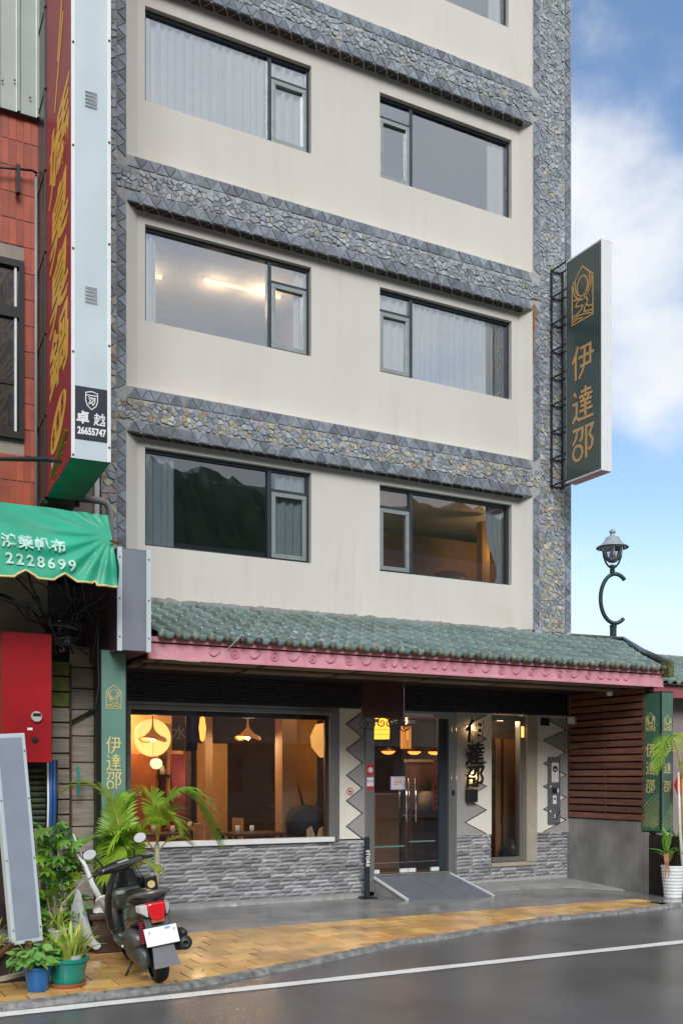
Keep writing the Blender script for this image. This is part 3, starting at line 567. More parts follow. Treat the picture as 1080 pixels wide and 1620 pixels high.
# --- upper windows
CY = .30
def curtain(name, x0, x1, z0, z1, parent, m, y=CY, pitch=.13, amp=.027, tie=None, seed=0):
    rg = random.Random(seed); n = max(6, int((x1-x0)/pitch*8)); ph = rg.uniform(0, 6)
    def fn(u, v):
        x = x0+(x1-x0)*u; xx = x
        if tie is not None:
            k = math.exp(-((v-.33)/.22)**2); c = x1-.06; xx = c+(x-c)*(1-.66*k)
        z = z0+(z1-z0)*v; s = math.sin(2*math.pi*x/pitch+ph+1.6*math.sin(x*5.3+seed)+.9*math.sin(x*13+seed*2)); s = math.copysign(abs(s)**.6, s)*(.65+.6*noise.noise((x*3.1, seed, v*.6)))
        return (xx, y-amp*s*(1+.3*math.sin(x*13)), z+.008*s)
    return MB().grid(n, 10, fn).build(name, m, parent, smooth=True)
rooms = MB(); warm = MB()
for wi, (x0, x1, z0, z1, side, fl) in enumerate(WINS):
    fy = RC+.10; f = MB(); T = .045
    xm = 2.27 if side == 'L' else 4.56; tr_ = z1-.30
    f.box(x0, fy-.03, z1-T, x1, fy+.05, z1); f.box(x0, fy-.03, z0, x1, fy+.05, z0+T*.7)
    f.box(x0, fy-.029, z0+T*.7, x0+T*.7, fy+.05, z1-T); f.box(x1-T, fy-.029, z0+T*.7, x1, fy+.05, z1-T); f.box(xm-.028, fy-.035, z0+T*.7, xm+.028, fy+.05, z1-T)
    a, b = (xm+.028, x1-T) if side == 'L' else (x0+T*.7, xm-.028)
    f.box(a, fy-.02, tr_-.022, b, fy+.045, tr_+.022)
    fo = f.build('window', MT['frame'], HB)
    s = MB(); q = .058; sa, sb, s0, s1 = a+.004, b-.004, z0+T*.7+.004, tr_-.026
    s.box(sa, fy-.045, s0, sb, fy+.02, s0+q); s.box(sa, fy-.045, s1-q, sb, fy+.02, s1); s.box(sa, fy-.0455, s0+q, sa+q, fy+.02, s1-q); s.box(sb-q, fy-.0455, s0+q, sb, fy+.02, s1-q)
    so_ = s.build('casement', MT['sash'], fo, bevel=.004)
    c0, c1 = (x0+T*.7, xm-.028) if side == 'L' else (xm+.028, x1-T)
    G = MT['glass_up'] if fl > 2 else MT['glass_low']
    def pane(a_, b_, c_, d_, tl):
        MB().add([(a_, fy+.0, c_), (b_, fy+tl, c_), (b_, fy+tl+.002, d_), (a_, fy+.002, d_)], [(0,1,2,3)]).build('pane', G, fo)
    pane(c0, c1, z0+T*.7, z1-T, .004); pane(a, b, tr_+.022, z1-T, -.003); pane(sa+q, sb-q, s0+q, s1-q, -.005)
    # the room behind
    rx0, rx1 = (.05, 3.28) if side == 'L' else (3.42, 7.3); lo = z0-.85; hi = z1+.05
    ceil_z = hi
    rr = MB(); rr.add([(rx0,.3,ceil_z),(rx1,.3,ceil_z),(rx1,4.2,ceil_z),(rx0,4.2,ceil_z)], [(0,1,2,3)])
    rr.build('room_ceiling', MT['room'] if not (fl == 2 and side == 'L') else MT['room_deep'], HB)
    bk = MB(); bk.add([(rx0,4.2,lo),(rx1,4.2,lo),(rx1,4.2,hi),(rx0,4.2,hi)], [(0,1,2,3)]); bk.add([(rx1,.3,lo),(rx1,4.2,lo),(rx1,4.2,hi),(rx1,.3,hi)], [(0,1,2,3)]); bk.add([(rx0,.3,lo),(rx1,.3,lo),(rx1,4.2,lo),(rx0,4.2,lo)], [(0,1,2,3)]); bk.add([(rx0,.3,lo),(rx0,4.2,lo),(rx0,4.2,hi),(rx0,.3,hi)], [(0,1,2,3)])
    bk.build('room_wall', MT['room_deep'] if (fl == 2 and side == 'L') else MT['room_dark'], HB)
    cz0, cz1 = z0-.3, z1+.02
    if fl == 4 and side == 'L': curtain('curtain', .35, 1.55, cz0, cz1, HB, MT['curtain'], seed=1); curtain('curtain', 1.57, 3.0, cz0, cz1, HB, MT['curtain'], seed=2)
    if fl == 4 and side == 'R': curtain('curtain', 6.0, 6.5, cz0, cz1, HB, MT['curtain'], seed=3)
    if fl == 3 and side == 'L': curtain('curtain', .42, .68, cz0, cz1, HB, MT['curtain'], seed=4, pitch=.09); curtain('curtain', 2.68, 2.95, cz0, cz1, HB, MT['curtain'], seed=5, pitch=.1)
    if fl == 3 and side == 'R': curtain('curtain', 3.85, 6.12, cz0, cz1, HB, MT['curtain'], seed=6); curtain('curtain', 6.14, 6.5, cz0, cz1, HB, MT['curtain_b'], seed=16)
    if fl == 2 and side == 'L': curtain('curtain', .42, .93, cz0, cz1, HB, MT['curtain_b'], seed=7, pitch=.1); curtain('curtain', 2.38, 2.95, cz0, cz1, HB, MT['curtain_b'], seed=8, pitch=.12)
    if fl == 2 and side == 'R': curtain('curtain', 6.02, 6.42, cz0, cz1, HB, MT['curtain_b'], y=.36, seed=9, pitch=.09, tie=1)
    if fl == 5 and side == 'R': curtain('curtain', 6.05, 6.4, cz0, cz1, HB, MT['curtain'], seed=10)
# warm ceiling cove lights behind the third-floor left window, warm room second-floor right
warmc = emis('cove light', (1, .70, .40), .75)
cv = tag(MB().box(.55, 1.45, 8.80, 1.15, 1.52, 8.825).build('cove_light', warmc), 'short warm ceiling light behind the left third floor pane', 'light')
cv2 = tag(MB().box(1.7, 1.2, 8.80, 2.9, 1.27, 8.825).build('cove_light', warmc), 'long warm ceiling light behind the middle of the third floor pane', 'light')
lightp('cove_lamp', (.85, 1.5, 8.62), 6, (1,.72,.42), .12); lightp('cove_lamp', (1.9, 1.3, 8.62), 5, (1,.72,.42), .12); lightp('cove_lamp', (2.6, 1.2, 8.62), 7, (1,.72,.42), .12)
w2 = MB(); w2.box(4.9, 1.7, 3.9, 7.25, 1.76, 5.65); w2.build('room_partition', mat('tan panel', (.26,.15,.08), .6, var=.2), HB)
MB().box(6.35, .9, 3.9, 6.50, 1.05, 5.8).build('room_column', MT['orange_w'], HB)
MB().lathe([(0,0),(.3,0),(.34,.3),(.25,.5),(0,.55)], (5.9, 1.2, 4.45), 16).build('headboard', MT['wood_d'], HB, smooth=True)
lightp('room_lamp', (4.3, 1.5, 5.3), 3, (1,.6,.3), .1); lightp('room_lamp', (6.75, .8, 5.3), 6, (1,.6,.28), .1)

# ================================================================== CANOPY ROOF
EY, EZ, TZ = -1.98, 3.19, 3.87
SL = (TZ-EZ)/(-EY)
rb = MB(); rb.add([(-.0,EY+.07,EZ-.005),(7.52,EY+.07,EZ-.005),(8.54,0,TZ-.05),(-.0,0,TZ-.05),(-.0,EY+.07,EZ-.02),(7.52,EY+.07,EZ-.02),(8.54,0,TZ-.11),(-.0,0,TZ-.11)], [(0,1,2,3),(7,6,5,4),(0,4,5,1),(1,5,6,2),(3,0,4,7)])
rb.add([(7.44,0,2.9),(8.5,0,2.9),(8.54,0,TZ-.05),(7.44,0,TZ-.05)], [(0,1,2,3)])
roof = rb.build('roof', mat('dark roof bed', (.045,.05,.042), .7, var=.4), HB)
TW, TR = .19, 6; ang = math.atan(SL); run = 2.1; TL = run/TR
# an S-shaped tile: pan and roll, overlapping downslope
def tile_prof(u):  # u 0..1 across
    return .026*math.cos(2*math.pi*(u-.22))+.009*math.cos(4*math.pi*(u-.22))
def tmesh():
    mb = MB(); n = 10
    for s_, z_ in ((0, 0.0), (1, .014)): pass
    P = []; Lt = TL*1.12
    for j in range(3):
        for i in range(n+1):
            u = i/n; sag = -.03*math.sin(math.pi*u)*(1 if j == 0 else 0)
            P.append((u*TW*.985, (j/2)*Lt+ (0.012-.05*abs(u-.5)**1.5*0 + sag if j == 0 else 0), tile_prof(u)+(.026 if j == 0 else .013 if j == 1 else -.0)))
    F = [(j*(n+1)+i, j*(n+1)+i+1, (j+1)*(n+1)+i+1, (j+1)*(n+1)+i) for j in range(2) for i in range(n)]
    k = len(P); P += [(x, y+.006, z-.045) for x, y, z in P[:n+1]]; F += [(i, k+i, k+i+1, i+1) for i in range(n)]
    return mb.add(P, F).mesh('roof_tile', MT['tile_g'], True)
tmd = tmesh(); rt = random.Random(5)
cyl = MB().lathe([(0,-.012),(.040,-.012),(.040,.02),(.036,.07),(.0,.07)], (0,0,0), 12, 'y').mesh('tile_end', MT['tile_o'], True)
nc = int(8.7/TW)
for i in range(nc):
    for j in range(TR):
        x = -.02+i*TW; yy = EY+j*TL*math.cos(ang); zz = EZ+j*TL*math.sin(ang)
        xr = 7.5+(1.02)*((yy-EY)/-EY)
        if x+TW*.6 > xr: continue
        place('roof_tile', tmd, roof, (x, yy, zz), rot=(ang+R(rt.uniform(-1.0, 1.0)), R(rt.uniform(-1, 1)), R(rt.uniform(-1.2, 1.2))))
    if -.02+i*TW < 7.4:
        place('tile_end', cyl, roof, (-.02+i*TW+.04, EY-.015, EZ+.0+rt.uniform(-.004, .004)))
# flashing, mortar ragged line at the wall, hip ridge
mo = MB()
for i in range(130):
    x = .2+i*.05; h = .035+.03*noise.noise((x*6, 3, 0))+.02*noise.noise((x*25, 1, 0)); mo.box(x, .02 if x < 6.66 else -.05, TZ-.03, x+.051, RC+.005 if x < 6.6 else 0, TZ+.03+h)
mo.build('mortar', MT['conc_l'], roof)
MB().tube([(8.58,.05,TZ+.05),(8.05,-.97,3.56),(7.56,EY,EZ+.06)], [.045,.05,.055], 10).build('hip_ridge', mat('dark green ridge', (.03,.05,.048), .3, coat=.4, bump=.05), roof, smooth=True)
MB().tube([(7.4,.03,TZ+.03),(8.6,.03,TZ+.05)], .035, 8).build('top_ridge', MT['tile_o'], roof, smooth=True)
MB().box(7.5, EY-.03, EZ-.12, 7.60, EY+.12, EZ+.1).build('hip_end', mat('mossy green end', (.10,.12,.03), .6, var=.6, vs=20, bump=.4), roof)
# pink fascia
FY = -1.88
fb = MB(); fb.box(-.1, FY, 2.93, 7.52, FY+.06, 3.10); fb.box(-.1, FY-.012, 2.925, 7.52, FY, 2.955); fb.box(-.1, FY-.03, 3.115, 7.53, FY+.06, 3.17); fb.box(7.44, FY+.06, 2.93, 7.52, -.05, 3.17)
fas = fb.build('fascia', MT['pink'], HB, bevel=.003)
def ring(x, r, z=3.03):
    mb = MB(); P = [(x+r*math.cos(t), FY-.004, z+r*math.sin(t)) for t in [k*2*math.pi/18 for k in range(19)]]; mb.tube(P, .009, 6, False); return mb
def cresc(x, z=3.045, s=1):
    mb = MB(); mb.tube([(x+s*(-.075+.15*k/10), FY-.004, z-.052*math.sin(math.pi*(k/10)**.8)+.02*(k/10)) for k in range(11)], [.004+.011*math.sin(math.pi*k/10) for k in range(11)], 6); return mb
x = .55; k = 0; seq = 'cococococowwwCwwwocococococwww'
xx = .42
for ch in seq:
    if ch in 'co': 
        xx += .245
        if ch == 'o': ring(xx, .045).add(*(lambda m_: (m_.v, m_.f))(ring(xx, .014))).build('ring_relief', MT['pink2'], fas, smooth=True)
        else: cresc(xx).build('crescent_relief', MT['pink2'], fas, smooth=True)
    elif ch == 'w': xx += .15; cresc(xx, s=.7).build('wave_relief', MT['pink2'], fas, smooth=True)
    else: xx += .12; MB().box(xx, FY-.004, 2.957, xx+.006, FY+.001, 3.113).build('joint_strip', MT['pink2'], fas); xx += .02
# thin cable looping over the fascia
tag(MB().tube([(-.16,-2.05,3.02),(-.02,-2.0,2.96),(.2,-2.0,2.91),(.42,-2.0,2.905),(.62,-2.0,2.96),(.78,-2.02,3.08),(.92,-2.02,3.22),(.95,-2.0,3.25)], .004, 6).build('cable', MT['ltgreen'], smooth=True), 'thin grey cable sagging across the pink canopy fascia', 'cable')
# soffit
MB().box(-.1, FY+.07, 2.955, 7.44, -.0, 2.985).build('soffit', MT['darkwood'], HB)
for i, (a, b) in enumerate([(-.08,.05),(.09,1.28),(1.36,2.55),(2.63,3.85),(3.93,5.1),(5.18,6.4),(6.48,7.42)]):
    MB().box(a, FY+.10+.02*(i % 2), 2.925, b, FY+.34, 2.953).build('soffit_board', MT['soffit'], HB, bevel=.003)
    MB().box(a, -1.2, 2.925, b, -.9, 2.953).build('soffit_board', MT['soffit'], HB, bevel=.003)

# ================================================================== GROUND FLOOR
gf = MB(); gf.box(-.12, .0, -.1, 3.64, .14, .74); gf.box(5.21, .0, -.1, 5.86, .14, .76); gf.box(5.86, .0, -.1, 6.7, .14, .26); gf.box(6.7, .0, -.1, 7.36, .14, .76)
gf.box(.0, .0, 2.6, 7.36, .14, 2.96); gf.box(-.12, 0, .74, .20, .14, 2.96)
gf.build('ground_wall', MT['grout'], HB)
for a_, b_ in ((3.232,3.64),(5.21,5.86),(6.72,7.36)): MB().box(a_, -.02, .762, b_, .14, 2.6).build('cream_panel', MT['zig_white'], HB)
def zig(side, x0, x1, xt, z0, z1, n, pts_left):
    """grey field between the jagged line (x0 .. xt) and x1"""
    P = []; st = (z1-z0)/n
    for i in range(n+1):
        P.append((pts_left[0], z0+i*st));
        if i < n: P.append((pts_left[1], z0+(i+.5)*st))
    poly = P+[(x1, z1), (x1, z0)]
    mb = MB()
    # split into strips so the polygon stays convex
    for a, b in zip(P, P[1:]): mb.prism([a, b, (x1, b[1]), (x1, a[1])] if x1 > a[0] else [(x1, a[1]), (x1, b[1]), b, a], .008, lambda u, v, t: (u, -.021-t, v))
    mb.build('zigzag_inlay', MT['zig_grey'], HB)
    stroke_mesh([[p for p in P]], (0, -.0295, 0), (1,0,0), (0,0,1), 1, 1, .011, .004).build('zigzag_outline', MT['zig_line'], HB)
zig('a', 0, 3.64, 0, .765, 2.555, 5, (3.60, 3.345))
# tips run right at the pane side, left towards the door
zig('b', 0, 5.215, 0, .775, 2.575, 5, (5.755, 5.36))
zig('c', 0, 7.35, 0, .775, 2.56, 5, (6.855, 7.31))
# --- ledge stone: courses of split stone, each a piece
rl = random.Random(21); ls = {}
for L_ in (.13, .18, .23, .28):
    for v_ in range(3):
        mb = MB(); h = .050
        def fn(u, v): 
            e = min(u, 1-u, v*.6+.001, (1-v)*.6+.001); return (u*L_, -.004-(.012+.020*abs(noise.noise((u*L_*14+v_*9, v*1.6, L_*31))))*min(1, e*14), v*h)
        mb.grid(5, 2, fn); ls[L_, v_] = mb
lsm = {k: v.mesh('ledge_stone', MT['ledge']) for k, v in ls.items()}
lay = []
def courses(x0, x1, z0, z1, h=.0525):
    z = z0
    while z+h*.6 < z1:
        x = x0
        while x < x1-.02:
            L_ = rl.choice((.18, .23, .28, .28)); 
            if x+L_ > x1: L_ = .13 if x1-x < .18 else .18
            lay.append((x, z, L_, rl.randrange(3), min(1, (x1-x-.003)/L_), min(1, (z1-z)/h))); x += L_+.004
        z += h
courses(.22, 3.64, .0, .72); courses(5.225, 5.85, .08, .76); courses(5.86, 6.69, .08, .26); courses(6.715, 7.35, .09, .76)
lay.sort(key=lambda s: -s[2])
rest = MB()
for i, (x, z, L_, v_, sx_, sz_) in enumerate(lay):
    dy = -rl.uniform(0, .014)
    if i < 300:
        o = place('ledge_stone', lsm[L_, v_], HB, (x, -.0+dy, z+rl.uniform(-.003, .003)), rot=(0, R(rl.uniform(-.8, .8)), R(rl.uniform(-1.5, 1.5)))); o.scale = (sx_, 1, sz_)
    else: rest.add([(a*sx_+x, b+dy, c*sz_+z) for a, b, c in ls[L_, v_].v], ls[L_, v_].f)
if rest.v: stuff(rest.build('ledge_stone', island_mat(MT['ledge'], 'ledge stone rest'), HB))
bs_ = MB(); z = 2.615
while z < 2.95:
    x = .0
    while x < 7.36:
        L_ = rl.uniform(.12, .3); d = rl.uniform(.006, .028); bs_.box(x, -.024-d, z, min(7.36, x+L_)-.004, .0, z+.038); x += L_
    z += .042
stuff(bs_.build('black_cladding', MT['black_stone'], HB))
# --- shop window
sw = MB(); sw.box(.20, -.05, 2.50, 3.14, .06, 2.555); sw.box(.20, -.03, 2.555, 3.232, .08, 2.60); sw.box(3.075, -.04, .80, 3.14, .06, 2.50); sw.box(3.14, -.035, .74, 3.232, .10, 2.555); sw.box(.20,-.04,.80,.25,.06,2.5)
swin = sw.build('shop_window', MT['steel'], HB, bevel=.004)
MB().box(.20, -.07, .735, 3.14, .12, .80).build('sill', MT['white'], swin, bevel=.004)
MB().add([(.25,.02,.80),(3.075,.02,.80),(3.075,.02,2.5),(.25,.02,2.5)], [(0,1,2,3)]).build('pane', MT['glass_shop'], swin)
MB().box(.25, .028, 2.43, 3.075, .06, 2.5).box(3.03, .028, .8, 3.075, .06, 2.43).build('inner_frame', MT['wood_d'], swin)
# --- glass entrance
dr = MB(); dr.box(3.64, -.06, .0, 3.78, .12, 2.60); dr.box(5.06, -.05, .16, 5.115, .12, 2.60); dr.box(5.118, -.03, .16, 5.21, .10, 2.60); dr.box(3.78, -.05, 2.50, 5.06, .12, 2.60); dr.box(3.78, -.04, .16, 5.06, .30, .235)
ent = dr.build('entrance_frame', MT['steel'], HB, bevel=.004)
for a, b in ((3.79, 4.395), (4.405, 4.93)):
    d_ = MB().box(a, .035, .255, b, .047, 2.47).build('glass_door', MT['glass_shop'], HB)
    MB().box(a, .02, .245, a+.12, .06, .30).box(b-.14, .02, .245, b, .06, .30).build('patch_fitting', MT['white'], d_)
    MB().box(a+.02, .03, 2.42, a+.12, .055, 2.47).build('top_fitting', MT['white'], d_)
    hx = b-.075 if a < 4 else a+.075
    MB().tube([(hx, -.05, .98), (hx, -.05, 1.62)], .011, 10).tube([(hx-.03, .09, .98), (hx-.03, .09, 1.62)], .011, 10).tube([(hx, -.05, 1.08), (hx, .04, 1.08)], .008, 8).tube([(hx, -.05, 1.52), (hx, .04, 1.52)], .008, 8).build('pull_handle', MT['chrome'], d_, smooth=True)
    z = .62 if a < 4 else .68
    MB().box(a+.01, .030, z, b-.06, .034, z+.018).build('glass_stripe', MT['hotel_green3'], d_)
MB().box(4.93, .03, .245, 5.06, .07, 2.50).build('door_side_frame', MT['frame'], ent)
MB().box(3.82, -.055, 2.515, 4.78, -.02, 2.565).build('closer_rail', MT['white'], ent)
# stickers on the jamb, card reader, notice
def sticker(name, x, z, w_, h, m, label, cat, y=-.062, parts=()):
    o = MB().box(x, y-.003, z, x+w_, y, z+h).build(name, m); tag(o, label, cat)
    for nm, a, b, c, d, mm in parts: MB().box(x+a, y-.0055, z+b, x+a+c, y-.003, z+b+d).build(nm, mm, o)
    return o
s_ = sticker('warning_sticker', 3.655, 1.66, .11, .15, MT['red_pl'], 'red sticker with a white disc on the steel door jamb, upper one', 'sticker')
MB().lathe([(0,0),(.04,0),(.04,.004),(0,.004)], (3.71, -.0695, 1.735), 20, 'y').build('disc', MT['whitep'], s_)
sticker('sticker_strip', 3.655, 1.46, .11, .17, MT['whitep'], 'white and red sticker below the red disc sticker on the door jamb', 'sticker', parts=(('red_bar', .0, .0, .11, .045, MT['red_pl']), ('lilac_bar', .0, .10, .11, .03, MT['lilac'])))
n_ = sticker('notice_sheet', 4.10, 1.45, .25, .195, MT['lilac'], 'lilac framed notice taped to the left glass door', 'notice', y=.03, parts=(('sheet', .015, .015, .22, .165, MT['whitep']),))
for i, (a, b) in enumerate(((.06, .13), (.07, .13), (.05, .09))): MB().box(4.10+a, .0235, 1.57-.022*i, 4.10+a+b, .0245, 1.577-.022*i).build('print_line', MT['red_pl'], n_)
tag(MB().box(5.125, -.05, 1.36, 5.165, -.03, 1.44).build('card_reader', MT['blackp'], bevel=.006), 'small black card reader on the steel post right of the door', 'card reader')
# no smoking roundel on the left zigzag
ns = tag(MB().lathe([(0,0),(.055,0),(.055,.003),(0,.003)], (3.40, -.028, 1.435), 24, 'y').build('no_smoking_sign', MT['whitep']), 'round red and white prohibition sticker on the cream zigzag panel', 'sign')
MB().tube([(3.40+.045*math.cos(t), -.031, 1.435+.045*math.sin(t)) for t in [k*math.pi/12 for k in range(25)]], .006, 6, False).build('red_ring', MT['red_pl'], ns)
MB().bar((3.37, -.031, 1.465), (3.43, -.031, 1.405), .009, .004).build('red_slash', MT['red_pl'], ns); MB().box(3.375, -.032, 1.428, 3.42, -.030, 1.442).box(3.395,-.032,1.415,3.425,-.03,1.428).build('symbol', MT['navy'], ns)
# --- narrow window
nw = MB(); nw.box(5.86, -.03, .26, 6.72, .14, .32); nw.box(6.52, -.045, .32, 6.72, .14, 2.6); nwo = nw.build('window_surround', mat('beige stone surround', (.42,.37,.30), .5, var=.12, vs=8), HB, bevel=.004)
n2 = MB(); n2.box(5.87, .0, 2.50, 6.52, .10, 2.58); n2.box(6.42, .0, .40, 6.515, .12, 2.50); n2.box(5.87, .0, .33, 6.52, .12, .40); n2.build('narrow_window', MT['steel'], HB, bevel=.003)
MB().add([(5.87,.05,.40),(6.42,.05,.40),(6.42,.05,2.5),(5.87,.05,2.5)], [(0,1,2,3)]).build('narrow_pane', MT['glass_shop'], HB)
MB().box(6.44, -.006, 2.25, 6.49, .0, 2.42).build('window_light_strip', emis('strip glow', (1,.5,.12), 1.3), HB)
# --- keybox, intercom panel
kb_ = tag(MB().box(5.36, -.13, 1.26, 5.53, -.03, 1.45).build('key_box', MT['blackp'], bevel=.008), 'black box mounted on the wall under the metal characters', 'box')
MB().lathe([(0,-.004),(.008,-.004),(.008,.002)], (5.445, -.13, 1.36), 10, 'y').build('lock', MT['chrome'], kb_)
ip = thing('intercom_panel', 'tall grey service panel with stickers right of the narrow window', 'panel', (7.04, -.03, .9))
MB().box(6.935, -.06, .90, 7.17, -.03, 1.95).build('plate', mat('panel grey', (.13,.135,.15), .4, bump=.03), ip, bevel=.004)
cd = MB().box(6.99, -.064, 1.55, 7.13, -.061, 1.86).build('card', MT['whitep'], ip); MB().lathe([(.028,0),(.05,0),(.05,.002),(.028,.002),(.028,0)], (7.06, -.0665, 1.76), 20, 'y').build('card_symbol', MT['navy'], cd); MB().box(7.03, -.0665, 1.765, 7.09, -.0645, 1.785).box(7.05,-.0665,1.74,7.062,-.0645,1.80).build('card_bar', MT['navy'], cd)
MB().box(7.0, -.07, 1.38, 7.09, -.06, 1.46).build('lock_plate', MT['blackp'], ip); MB().box(7.1, -.068, 1.39, 7.13, -.06, 1.45).build('button', MT['white'], ip)
c2_ = MB().box(7.015, -.064, 1.21, 7.085, -.061, 1.345).build('small_card', MT['whitep'], ip); MB().lathe([(0,0),(.018,0),(.018,.002),(0,.002)], (7.05, -.0665, 1.29), 14, 'y').build('small_symbol', MT['navy'], c2_)
MB().box(6.96, -.064, 1.47, 6.98, -.061, 1.50).box(6.955, -.064, 1.08, 6.98, -.061, 1.11).build('dots', MT['whitep'], ip)
MB().tube([(7.02,-.07,.98),(7.05,-.08,1.05),(7.10,-.075,1.04),(7.14,-.07,1.10)], .011, 8).tube([(7.03,-.07,1.0),(7.09,-.08,.99)], .009, 8).build('tap', MT['chrome'], ip, smooth=True)
tag(MB().box(6.80, -.045, 2.44, 6.96, -.022, 2.56).build('blue_plate', MT['navy']), 'small dark blue square plate on the cream panel above the service panel', 'plate')
# --- wall characters: black calligraphy metal lit from behind
wc = thing('metal_characters', 'three black metal calligraphy characters lit from behind beside the door', 'lettering', (5.5, -.1, 2.0))
for i, (c, z) in enumerate((('伊', 2.30), ('達', 1.95), ('邵', 1.62))):
    o = txt(c, .36, MT['black'], 'character', wc, (5.48, -.10, z), (1,0,.05), (-.05,0,1), .012, .006, sx=.95, shear=.15)
lightp('sign_lamp', (5.46, -.06, 2.36), 1.6, (1,.62,.25), .02); lightp('sign_lamp', (5.5, -.06, 1.62), 1.2, (1,.62,.25), .02)
MB().lathe([(0,0),(.03,.01),(.022,.05),(0,.055)], (5.45, -.075, 2.36), 10).build('lamp', emis('sign bulb', (1,.72,.35), 5), wc); MB().lathe([(0,0),(.03,.01),(.022,.05),(0,.055)], (5.49, -.075, 1.66), 10).build('lamp', bpy.data.materials['sign bulb'], wc)
MB().tube([(5.47,-.05,2.55),(5.47,-.08,1.35)], .005, 6).build('mounting_rod', MT['black'], wc)
# --- side wall with timber slats
SX = 7.36
MB().box(SX, -1.76, -.1, SX+.16, .0, .985).build('side_wall', MT['conc'], HB, bevel=.01)
MB().box(SX+.05, -1.74, .985, SX+.08, .0, 2.96).build('slat_backing', MT['darkwood'], HB)
for i in range(18):
    z = 1.0+i*.109
    MB().box(SX-.02, -1.70, z, SX+.018, -.02, z+.083).build('slat', MT['slat'], HB, bevel=.003)
MB().box(SX-.005, -1.78, .985, SX+.06, -1.70, 2.96).box(SX-.005,-.9,.99,SX+.03,-.86,2.96).build('slat_post', MT['brown'], HB)
MB().box(SX, -2.3, -.1, SX+.12, -1.762, .8).build('dark_end_wall', MT['darkwood'], HB)
sl_ = tag(MB().box(SX-.10, -.24, 2.47, SX-.02, -.12, 2.59).build('sensor_light', MT['white'], bevel=.015), 'small white box light high on the timber slat wall', 'light'); MB().box(SX-.104, -.22, 2.475, SX-.1, -.14, 2.50).build('lens', MT['clear_l'], sl_)
tag(MB().box(SX-.05, -.30, 2.08, SX-.021, -.10, 2.16).build('brass_plate', mat('dull brass', (.18,.14,.07), .5)), 'dull brass plate on the slat wall under the white light', 'plate')
tag(MB().lathe([(0,-.05),(.04,-.045),(.05,0),(.045,.02),(0,.03)], (7.0, -1.35, 2.87), 12).build('security_camera', MT['white'], smooth=True), 'small white dome camera under the canopy near its right end', 'camera')
# --- ramp
rp_ = thing('entrance_ramp', 'grey sheet metal wheelchair ramp at the glass door', 'ramp', (4.45, -.4, 0))
RB = [(3.80,-.06),(5.06,-.06),(5.20,-.93),(3.90,-.80)]
def rz(y): return .205-(.255)*min(1, (-.06-y)/.80)
for a, b in ((0, .5), (.5, 1)):
    l0 = Vector(RB[0]).lerp(Vector(RB[1]), a+.003); l1 = Vector(RB[0]).lerp(Vector(RB[1]), b-.003); r0 = Vector(RB[3]).lerp(Vector(RB[2]), a+.003); r1 = Vector(RB[3]).lerp(Vector(RB[2]), b-.003)
    P = [(*l0, .205), (*l1, .205), (*r1, -.045), (*r0, -.045)]; MB().add(P+[(x, y, z-.012) for x, y, z in P], [(3,2,1,0),(4,5,6,7),(0,1,5,4),(2,3,7,6),(1,2,6,5),(3,0,4,7)]).build('ramp_plate', MT['ramp'], rp_)
MB().bar((3.78,-.05,.20),(3.88,-.80,-.045),.03,.03).build('side_rail', MT['white'], rp_); MB().bar((5.08,-.05,.20),(5.22,-.93,-.045),.03,.03).build('side_rail', MT['white'], rp_)
MB().add([(3.78,-.05,-.055),(3.88,-.78,-.055),(3.78,-.05,.19)], [(0,1,2)]).build('side_cheek', MT['conc'], rp_)
# --- slim signpost with white letters
sp = thing('signpost', 'slim dark post with white vertical letters left of the ramp', 'sign post', (3.55, -.25, -.05))
MB().box(3.515, -.27, -.05, 3.585, -.23, .80).build('post', mat('post navy', (.02,.03,.045), .4, bump=0), sp, bevel=.003); MB().box(3.44, -.36, -.055, 3.66, -.15, -.04).build('foot', MT['black'], sp)
txt('STORE', .072, MT['whitep'], 'letters', sp, (3.55, -.273, .50), (0,0,-1), (1,0,0), .001, .003, space=1.1)
# --- hanging signboard with wrought iron scrolls
hs = thing('hanging_signboard', 'dark brown board under the canopy with wrought iron scrolls', 'signboard', (3.4, -.9, 2.6))
MB().box(3.10, -.93, 2.42, 3.73, -.89, 2.90).build('board', MT['brown'], hs, bevel=.004)
MB().tube([(3.75,-.91,2.9),(3.75,-.91,2.40)], .008, 6).build('hanger', MT['chrome'], hs)
def scroll(cx, cz, s, f=1):
    P = []
    for k in range(30):
        t = k/29; r = s*(.075*(1-t)+.014); a = R(100)+t*R(480); P.append((cx+f*r*math.cos(a), -.91, cz+r*math.sin(a)))
    return MB().tube(P, .007, 6)
for cx, cz, s, f in ((3.14,2.33,.95,1),(3.22,2.33,1,-1),(3.40,2.36,.8,1),(3.52,2.36,.8,-1),(3.64,2.33,.6,1),(3.74,2.31,.9,-1),(3.80,2.32,.8,1)): scroll(cx, cz, s, f).build('scroll', MT['black'], hs, smooth=True)
